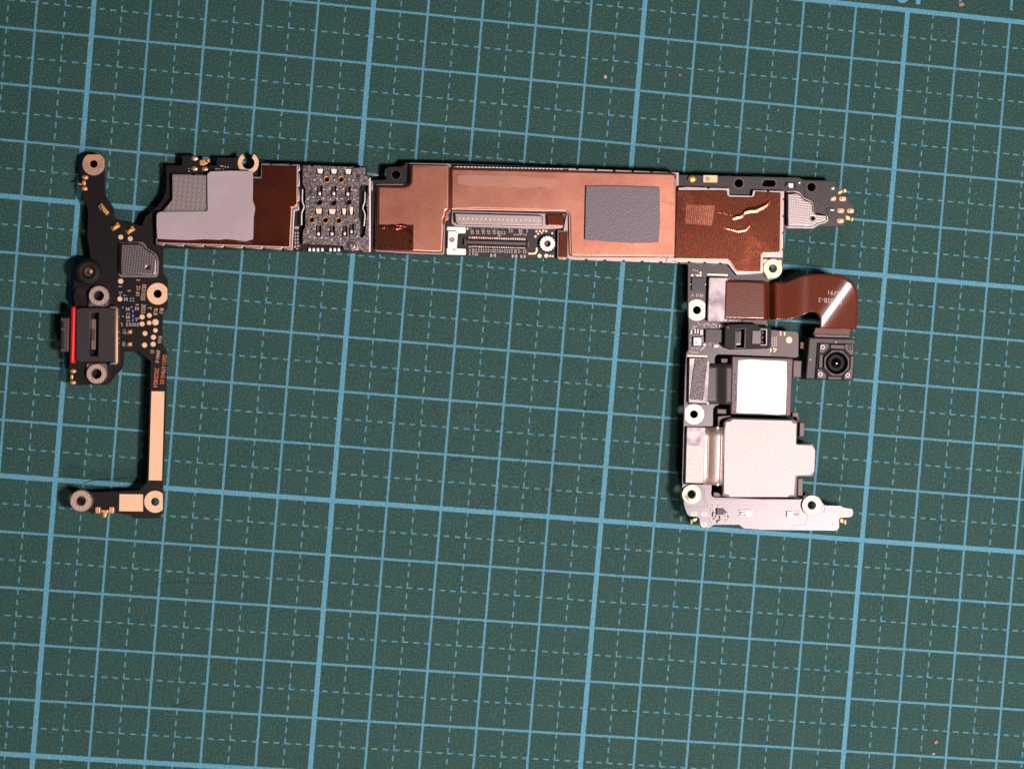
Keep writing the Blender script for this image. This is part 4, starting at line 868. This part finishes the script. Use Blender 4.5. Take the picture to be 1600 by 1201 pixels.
# laser focus module
LS = plate('focus_module', [(1133, 508), (1138, 506.5), (1165, 505.6), (1185, 506.3), (1186, 509), (1204.4, 510), (1205, 516), (1204.2, 543), (1200, 544.5), (1143.5, 546), (1136.4, 543.7), (1132, 542)], 0.004, 2.2, M['black'], BD,
           [[s5(640, 178), s5(735, 166), s5(726, 374), s5(632, 374)], rounded([s5(815, 192), s5(965, 186), s5(962, 335), s5(808, 334)], 0.5)], bev=0.12, rnd=0.8)
plate('window_frame', [s5(628, 168), s5(748, 156), s5(740, 384), s5(618, 386)], 2.2, 2.36, M['chip'], LS, [[s5(640, 178), s5(735, 166), s5(726, 374), s5(632, 374)]], bev=0.05)
plate('emitter', rounded([s5(632, 192), s5(690, 182), s5(698, 196), s5(692, 330), s5(632, 344)], 1), 0.4, 1.7, M['camframe'], LS, bev=0.15)
plate('emitter_lens', [s5(634, 200), s5(672, 196), s5(668, 300), s5(634, 306)], 1.7, 1.78, M['purple'], LS, bev=0.04)
plate('emitter_foot', [s5(634, 330), s5(690, 326), s5(688, 344), s5(634, 346)], 1.0, 1.75, M['brushed'], LS, bev=0.06)
plate('receiver_plate', [s5(806, 182), s5(914, 180), s5(912, 345), s5(798, 345), s5(812, 325), s5(818, 208)], 1.2, 2.0, M['platemid'], LS, bev=0.08)
plate('window_frame', [s5(905, 166), s5(982, 168), s5(978, 350), s5(905, 352), s5(905, 340), s5(966, 338), s5(968, 180), s5(905, 178)], 2.2, 2.34, M['cap'], LS, bev=0.05)
plate('receiver_floor', [s5(912, 178), s5(968, 178), s5(966, 340), s5(912, 340)], 0.6, 1.2, M['rubber'], LS, bev=0.05)
for x, y in ((930, 208), (932, 262), (930, 316)): disc('receiver_contact', *s5(x, y), 1.5, 1.1, 1.3, M['brown'], LS, 12)
disc('lens_glint_rim', *s5(548, 155), 0.9, 2.1, 2.24, M['cap'], LS, 8)
plate('module_step', [s5(880, 140), s5(1000, 150), s5(1030, 165), s5(1022, 215), s5(990, 215), s5(985, 160), s5(880, 160)], 2.2, 2.34, M['black'], LS, bev=0.06)
plate('arm_shelf', [(1160, 499.5), (1199.5, 500.5), (1198, 505), (1160, 503.6)], 0.004, 0.3, M['camframe'], BD, bev=0.06)
disc('ground_dot', *s5(1223, 290), 5.2, 0, 0.15, M['goldbright'], BD, 20)
disc('test_pad', *s5(1098, 380), 1.6, 0, 0.06, M['goldbright'], BD, 10)
b = Bits()
for x, y in ((1172, 212), (1172, 232), (1128, 205), (1128, 232), (1018, 392), (1018, 415), (1052, 385), (1075, 395), (1060, 415)):
    px, py = s5(x, y); b.box(px - .9, py - 1.1, px + .9, py + 1.1, 0, 0.2, mi=0)
for i in range(4):
    for x in (1035, 1060, 1080):
        px, py = s5(x, 268 + i * 28); b.box(px - 1.0, py - 1.2, px + .9, py + 1.0, 0, 0.26, mi=1)
b.line(*s5(1070, 250), *s5(1115, 212), 0.8, 0, 0.04); b.line(*s5(1098, 260), *s5(1096, 370), 0.6, 0, 0.04)
b.build('components', [M['goldshine'], M['cap']], BD)
plate('board_step', [(1206, 516.6), (1243.6, 518), (1246.4, 521), (1245.8, 555.5), (1243, 557), (1206, 556)], 0.004, 0.1, M['camframe'], BD, bev=0.03, rnd=1)
# --- lower right end
plate('chip', [sB(748, 578), sB(868, 580), sB(890, 612), sB(865, 680), sB(745, 680)], 0.02, 0.55, M['chip'], BD, bev=0.06)
b = Bits()
for x in (612, 655, 700, 742):
    px, py = sB(x, 462); b.box(px - 1.1, py - 1.1, px + 1.1, py + 1.1, 0, 0.1, mi=0)
for x, y in ((615, 535), (690, 538), (715, 540), (775, 545), (800, 535), (660, 580), (690, 582), (655, 625), (690, 615), (650, 745), (700, 745), (650, 790), (680, 815), (740, 720), (735, 705), (760, 780), (790, 770), (850, 745), (900, 640), (935, 640), (905, 685), (940, 685), (905, 710), (940, 712), (905, 770), (940, 765), (900, 800)):
    px, py = sB(x, y); b.box(px - 1.2, py - 1.1, px + 1.2, py + 1.1, 0, 0.2, mi=random.choice((0, 0, 1)))
for x, y, h in ((678, 680, 5.4), (795, 725, 5.0), (752, 795, 4.6), (690, 640, 3)):
    px, py = sB(x, y); b.box(px - 0.7, py - h / 2, px + 0.7, py + h / 2, 0, 0.2, mi=2)
b.build('components', [M['cap'], M['chip'], M['rubber']], BD)
for q in (sB(370, 668), sB(540, 668), sB(535, 840), sC(1123, 632), sC(1278, 632), sC(1115, 788)):
    plate('solder_pin', rounded(rect(q[0] - 4.8, q[1] - 3.0, q[0] + 4.8, q[1] + 3.0), 2.8), 0.004, 0.05, M['copperring'], BD, bev=0.015)
    plate('solder_pin', rounded(rect(q[0] - 3.6, q[1] - 2.0, q[0] + 3.6, q[1] + 2.0), 1.9), 0.004, 0.07, M['whitepad'], BD, bev=0.015)
    disc('solder_pin', *q, 1.7, 0.0, 0.22, M['brown'], BD, 12)
plate('spring_contact', [sB(350, 735), sB(428, 728), sB(432, 760), sB(395, 800), sB(345, 800)], -0.7, 0.0, M['goldshine'], BD, bev=0.2, rnd=1)
plate('spring_contact', [sB(308, 762), sB(345, 758), sB(345, 840), sB(312, 842)], -0.4, 0.5, M['goldbright'], BD, bev=0.2, rnd=1)
plate('spring_contact', [sC(1220, 700), sC(1262, 690), sC(1290, 720), sC(1285, 780), sC(1225, 758)], -0.7, 0.0, M['goldshine'], BD, bev=0.2, rnd=1)
plate('spring_contact', [sC(1290, 712), sC(1325, 715), sC(1330, 790), sC(1292, 796)], -0.4, 0.5, M['goldbright'], BD, bev=0.2, rnd=1)
o = plate('spring_latch', [sB(1225, 598), sB(1342, 602), sB(1338, 715), sB(1220, 708)], 0.004, 0.4, M['label'], BD, bev=0.08, rnd=1)
plate('spring_latch', [sB(1108, 602), sB(1225, 600), sB(1225, 628), sB(1150, 634), sB(1120, 620)], 0.004, 0.35, M['label'], BD, bev=0.08, rnd=1)
plate('spring_latch', [sB(1104, 690), sB(1215, 694), sB(1215, 708), sB(1120, 706)], 0.004, 0.35, M['whitepad'], BD, bev=0.05)
plate('latch_tongue', [sB(1145, 640), sB(1240, 636), sB(1236, 672), sB(1148, 672)], 0.05, 0.5, M['goldbright'], BD, bev=0.08)
plate('spring_latch', [sC(398, 582), sC(500, 580), sC(500, 676), sC(400, 678)], 0.004, 0.4, M['label'], BD, bev=0.08, rnd=1)
plate('latch_slot', [sC(380, 572), sC(396, 572), sC(394, 676), sC(378, 676)], 0.003, 0.03, M['brown'], BD, bev=0.005)
plate('latch_tongue', [sC(500, 612), sC(545, 620), sC(590, 616), sC(590, 648), sC(500, 648)], 0.004, 0.14, M['brown'], BD, bev=0.03)
plate('latch_slot', [sC(500, 572), sC(600, 578), sC(600, 588), sC(510, 586)], 0.003, 0.03, M['brown'], BD, bev=0.005)
b = Bits()
def seam(pts, fn):
    for a, c in zip(pts, pts[1:]): b.line(*fn(*a), *fn(*c), 0.45, 0.0, 0.015)
seam([(500, 860), (500, 798), (690, 795), (695, 705), (715, 690), (718, 640)], sC); seam([(940, 596), (982, 596), (985, 510), (960, 480)], sC)
seam([(215, 548), (520, 545), (600, 520)], sB); seam([(490, 200), (540, 260), (548, 420), (585, 465)], sB); seam([(465, 190), (515, 265), (525, 430), (575, 500)], sB); seam([(440, 190), (490, 280), (500, 330)], sB)
seam([(700, 420), (1600, 430)], sB); seam([(0, 405), (600, 405)], sC)
b.build('board_seam', [M['purple']], BD)

# ------------------------------------------------------------------ rear camera with the white label
def camroot(name, px, py, zb, label):
    F.off = Vector((0, 0, 0)); v = F.p(px, py, zb)
    o = root(name, F, v, label, 'camera module'); F.off = v * 10
    return o
def wave(*kn):
    """height by pixel x through knots"""
    def f(x, y):
        for (xa, za), (xb, zb) in zip(kn, kn[1:]):
            if x <= xb: return za + (zb - za) * sm(xa, xb, x)
        return kn[-1][1]
    return f
C1 = camroot('rear_camera', 1190, 603, -4.4, 'square rear camera module with a blank white label and black flex cable')
plate('camera_body', [(1143.5, 556), (1239.8, 559.4), (1236, 650), (1141.4, 647)], -4.4, 1.5, M['camframe'], C1, bev=0.25, rnd=3)
plate('white_label', [(1153.6, 562.5), (1175, 561), (1190, 562.4), (1215, 563.2), (1229.6, 564.4), (1229.2, 580), (1229.6, 600), (1228.4, 625), (1227.6, 647), (1214, 648), (1190, 646), (1165, 645.6), (1150.4, 644.8), (1151.6, 620), (1152, 600), (1152.6, 580)], 1.5, 1.58, M['label'], C1, bev=0.03, rnd=2.5)
for x, y in ((1218, 560), (1222, 565)): pass
for i, (x, y) in enumerate(((1235.2, 562.5), (1233.5, 569), (1233.2, 583), (1233, 594.6), (1232, 608.5), (1231.6, 623.4), (1231.5, 634), (1229.5, 643), (1147, 643), (1147.2, 635), (1145, 629), (1150.2, 560.6), (1146, 584))):
    disc('vent_dot', x, y, 0.9, 1.4, 1.515, M['rubber'], C1, 8)
b = Bits()
for y in (588, 605, 621.5):
    b.line(1145.8, y - 4, 1149.6, y - 4, 0.5, 1.49, 1.52); b.line(1149.6, y - 4, 1149.2, y + 4, 0.5, 1.49, 1.52); b.line(1149.2, y + 4, 1145.4, y + 4, 0.5, 1.49, 1.52)
b.build('body_groove', [M['rubber']], C1)
plate('body_tab', [(1239.6, 562.5), (1253, 563.2), (1252, 590), (1238.6, 589.4)], -2.0, 0.7, M['camframe'], C1, bev=0.15, rnd=0.5)
plate('body_tab', [(1126.6, 559.6), (1137.4, 559.8), (1137, 565), (1135, 567.6), (1126.4, 567)], -2.0, 0.2, M['camframe'], C1, bev=0.12, rnd=1)
plate('flex_cable', [(1107, 567.8), (1143.5, 567.8), (1141.5, 631.6), (1105, 631.2)], 0.55, 0.6, M['blackflex'], C1) if False else None
zf1 = wave((1104, 0.6), (1118, 0.55), (1137, 1.35), (1146, 1.35))
ribbon('flex_cable', [(1107, 568), (1125, 568), (1144.5, 568.4)], [(1104.5, 631), (1120, 631.4), (1142, 632)], zf1, 0.12, M['blackflex'], C1, 40, 8)
st = plate('connector_stiffener', [(1077, 559.2), (1106.6, 560.4), (1108.6, 567), (1106, 629.5), (1103, 630.4), (1076, 628.6)], 0.3, 1.0, M['stainplate'], C1, bev=0.08, rnd=1.5)
plate('foam_patch', [(1086.2, 561), (1106, 562), (1102.6, 590), (1098.8, 625.4), (1078.2, 623.4), (1082, 590)], 1.0, 1.2, M['foam'], C1, bev=0.04, rnd=0.6)
for x, y in ((1105.6, 566.5), (1105.8, 629.4)): disc('solder_blob', x, y, 2.2, 0.5, 1.08, M['label'], C1, 10, dome=0.08)

# ------------------------------------------------------------------ rear camera with the silver plate
C2 = camroot('rear_camera', 1190, 716, -4.4, 'larger rear camera module with a satin silver back plate and bronze flex cable')
plate('camera_body', [(1131, 672), (1133.5, 655), (1143, 652), (1240, 654.6), (1246.9, 657.5), (1245.4, 692.5), (1271.3, 691.8), (1275, 700.4), (1272.7, 745), (1246.9, 745), (1245.4, 777), (1139, 777.5), (1127.6, 775)], -4.4, 1.0, M['camframe'], C2, bev=0.2, rnd=2)
plate('body_rim', [sD(488, 290), sD(492, 205), sD(520, 180), sD(578, 178), sD(580, 195), sD(525, 205), sD(505, 240), sD(505, 280)], 1.0, 1.25, M['usbgrey'], C2, bev=0.06)
plate('back_plate', [(1143.4, 654.6), (1236.8, 656.8), (1238.4, 660.4), (1244.6, 661.4), (1244, 694), (1268.4, 695.4), (1274.0, 702.6), (1272.6, 736.4), (1267, 742), (1243.3, 742.8), (1241, 773), (1232.5, 773.7), (1231.8, 776.3), (1139, 776), (1138.4, 773), (1130.6, 770.8), (1131.9, 671.7), (1134.2, 658.9), (1142.4, 657.6)], 1.0, 1.32, M['brushed'], C2, bev=0.07, rnd=1.5)
for pts, z in (([(1249.8, 659.6), (1257.2, 660.2), (1256.4, 682), (1248.8, 681.6)], 0.0), ([(1247.2, 747), (1255, 747.2), (1254.4, 774.6), (1246, 774)], 0.0)):
    plate('foot_pad', pts, -2.5, z, M['camframe'], C2, bev=0.1, rnd=0.6)
plate('bracket_arm', [(1238, 644.4), (1248.2, 643.8), (1248.6, 657), (1246, 657), (1245, 651.6), (1238.4, 651)], -2.5, 0.5, M['camframe'], C2, bev=0.1)
plate('bracket_arm', [(1121.4, 650), (1142, 648.6), (1142, 652.6), (1128, 654.2), (1124.6, 658), (1124, 666), (1121.6, 666)], -2.5, -0.1, M['camframe'], C2, bev=0.1)
plate('bracket_arm', rounded([(1121, 638.5), (1135.2, 639), (1135, 646.6), (1120.6, 646)], 0.6), -2.5, 0.1, M['camframe'], C2, bev=0.1)
plate('bracket_arm', [sD(382, 962), sD(430, 965), sD(460, 985), sD(470, 1012), sD(380, 1014)], -2.0, 0.2, M['camframe'], C2, bev=0.1)
def zf2(x, y):
    x -= (712 - y) * 0.026
    if x < 1104: return 1.05
    if x < 1124: return 0.72 + 0.62 * math.sin(PI / 2 * (x - 1104) / 20) + 0.33 * (1 - sm(1104, 1107, x))
    return 1.34 - 0.22 * (sm(1124, 1127, x)) + 0.2 * sm(1127, 1133, x)
ribbon('flex_cable', [(1102, 667.2), (1131.6, 667)], [(1099, 757), (1129, 758)], zf2, 0.1, M['goldflex'], C2, 60, 6)
plate('connector_stiffener', [(1073.2, 666.8), (1102.8, 667.4), (1099.8, 754.6), (1071, 753.8)], 0.3, 1.0, M['brushed'], C2, bev=0.08, rnd=1.2)
plate('stiffener_film', [(1073.6, 667.4), (1102.2, 668), (1101.6, 697), (1072.8, 695.6)], 1.0, 1.05, M['stainplate'], C2, bev=0.02, rnd=1)
disc('solder_blob', 1121.5, 756.5, 2.6, 0.6, 1.5, M['label'], C2, 10, dome=0.1)
disc('solder_blob', 1121.5, 668, 2.4, 0.6, 1.55, M['label'], C2, 10, dome=0.1)

# ------------------------------------------------------------------ small camera on its brown flex
C3 = camroot('front_camera', 1300, 560, -4.6, 'small black square camera with round lens on a wide glossy brown flex cable')
cb = plate('camera_body', [(1264, 526.8), (1338.2, 529), (1333.4, 594.4), (1258.4, 591.8)], -4.6, 0.6, M['cambody'], C3, bev=0.25, rnd=2)
plate('camera_face', [(1277.6, 535.4), (1335, 537.4), (1331.8, 593.4), (1273.4, 591.6)], 0.6, 0.9, M['rubber'], C3, bev=0.1, rnd=2)
def s4(x, y): return (1190 + x / 6.006, 410 + y / 6.006)
for pts in ([s4(550, 760), s4(630, 764), s4(632, 800), s4(580, 850), s4(540, 848)], [s4(782, 766), s4(862, 770), s4(864, 866), s4(828, 866), s4(782, 812)],
            [s4(525, 998), s4(560, 1000), s4(606, 1050), s4(604, 1092), s4(520, 1088)], [s4(800, 1030), s4(835, 990), s4(858, 990), s4(848, 1100), s4(770, 1096), s4(775, 1060)],
            [s4(648, 770), s4(778, 776), s4(778, 812), s4(650, 806)], [s4(836, 876), s4(864, 878), s4(858, 1005), s4(832, 1002)], [s4(545, 862), s4(575, 864), s4(570, 988), s4(538, 986)], [s4(622, 1070), s4(750, 1074), s4(748, 1098), s4(620, 1094)]):
    plate('face_block', pts, 0.9, 1.25, M['camface'], C3, bev=0.07, rnd=0.6)
lx, ly = s4(706, 942)
octo = [(lx + 21.6 * math.cos(PI / 8 + i * PI / 4 + 0.03), ly + 21.6 * math.sin(PI / 8 + i * PI / 4 + 0.03)) for i in range(8)]
plate('lens_barrel', octo, 0.9, 1.5, M['camface'], C3, [circ(lx, ly, 17.2, 40)], bev=0.12, rnd=2)
ln = lathe('lens_cone', lx, ly, [(17.4, 1.3), (17.1, 1.40), (16.0, 1.2), (13.5, 0.95), (11, 0.78), (9.2, 0.7), (8.8, 0.6)], M['void'], C3, 44, smooth=True)
prof = [(9.2, 0.6)] + [(9.0 * math.cos(t * PI / 2 / 8), 0.6 + 0.75 * math.sin(t * PI / 2 / 8)) for t in range(1, 8)] + [(0.25, 1.35)]
lathe('lens', lx, ly, prof, M['lens'], C3, 36, smooth=True)
for x, y, m in ((573, 794, 'steel'), (830, 800, 'rubber'), (552, 1050, 'steel'), (808, 1058, 'steel')):
    lathe('face_screw', *s4(x, y), [(3.6, 1.2), (3.3, 1.32), (2.4, 1.32), (1.8, 1.15), (0.2, 1.1)], M[m], C3, 18)
for x, y in ((696, 748), (457, 912)): disc('glue_dot', *s4(x, y), 1.4, 0.3, 1.0 if y < 800 else 0.7, M['cap'], C3, 10)
plate('flex_clamp', [s4(500, 672), s4(825, 682), s4(822, 706), s4(496, 698)], -1.0, 0.85, M['camframe'], C3, bev=0.08)
plate('flex_fold', [s4(505, 612), s4(838, 622), s4(826, 690), s4(480, 682)], 0.2, 0.5, M['flex'], C3, bev=0.1)
plate('gold_sliver', [s4(365, 745), s4(420, 750), s4(410, 815), s4(362, 805)], -1.6, -1.3, M['flex'], C3, bev=0.05)
plate('connector_stiffener', [s9(478, 332), s9(776, 342), s9(768, 1028), s9(458, 1022)], 0.35, 1.15, M['stainplate'], C3, bev=0.09, rnd=2.5)
ea = [(1134, 438.3), (1165, 439.2), (1199, 440.2), (1214, 440.6), (1226, 440.8)] + smoothline([(1228, 440.8), (1236, 438.2), (1245, 433.8), (1256, 429.8), (1267, 428.0), (1286, 427.9), (1305, 428.3), (1316, 430.6), (1326, 435.8), (1335, 443.5), (1339.4, 453), (1341, 466), (1340.6, 480), (1339.4, 500), (1338, 515)], 1)
eb = [(1132, 498.3), (1165, 499), (1198, 499.6), (1214, 500), (1228, 499.8)] + smoothline([(1230, 499.6), (1238, 498.2), (1247, 495.4), (1257, 490.8), (1263, 488.2), (1268.5, 487), (1273, 487.6), (1277.5, 490.4), (1280.6, 495), (1281.6, 502), (1280.8, 512.4)], 1)
def zf3(x, y):
    z = 1.22
    z -= 2.2 * (sm(1195, 1203, x) - sm(1204, 1211, x))        # pinched dip beside the board edge
    z += 1.1 * sm(1206, 1262, x)
    # the free end rolls over towards its lower right corner
    s = ((x - 1283) * 0.808 + (y - 508) * 0.590) / PXMM           # mm beyond the ridge line
    z += 0.2 * max(0, x - 1262) / PXMM
    s0 = s + 2.2
    if s0 > 4.2: z -= 0.06 * 4.2 * 4.2 + 0.06 * 8.4 * (s0 - 4.2)
    elif s0 > 0: z -= 0.06 * s0 * s0
    return z
ribbon('flex_cable', ea, eb, zf3, 0.12, M['flex'], C3, 110, 18)
UP = PI - 0.02
def ptext(s, px, py, size):
    o = text('lettering', s, px, py, size, UP, 0, M['flexprint'], C3, bold=0.0, sx=1.0, spacing=1.05)
    for v in o.data.vertices:
        # lay the print on the curved cable
        w = F.R @ ((Vector(v.co) * 10) + F.off) + F.o
        d = CAMR @ (w - CAMP); x, y = 800 + FPX * d.x / d.z, 600.5 + FPX * d.y / d.z
        v.co = F.p(x, y, zf3(x, y) + 0.03)
ptext('D002B-3', 1297, 469.6, 10.2)
ptext('06191', 1305, 457.6, 10.2)
F.off = Vector((0, 0, 0))
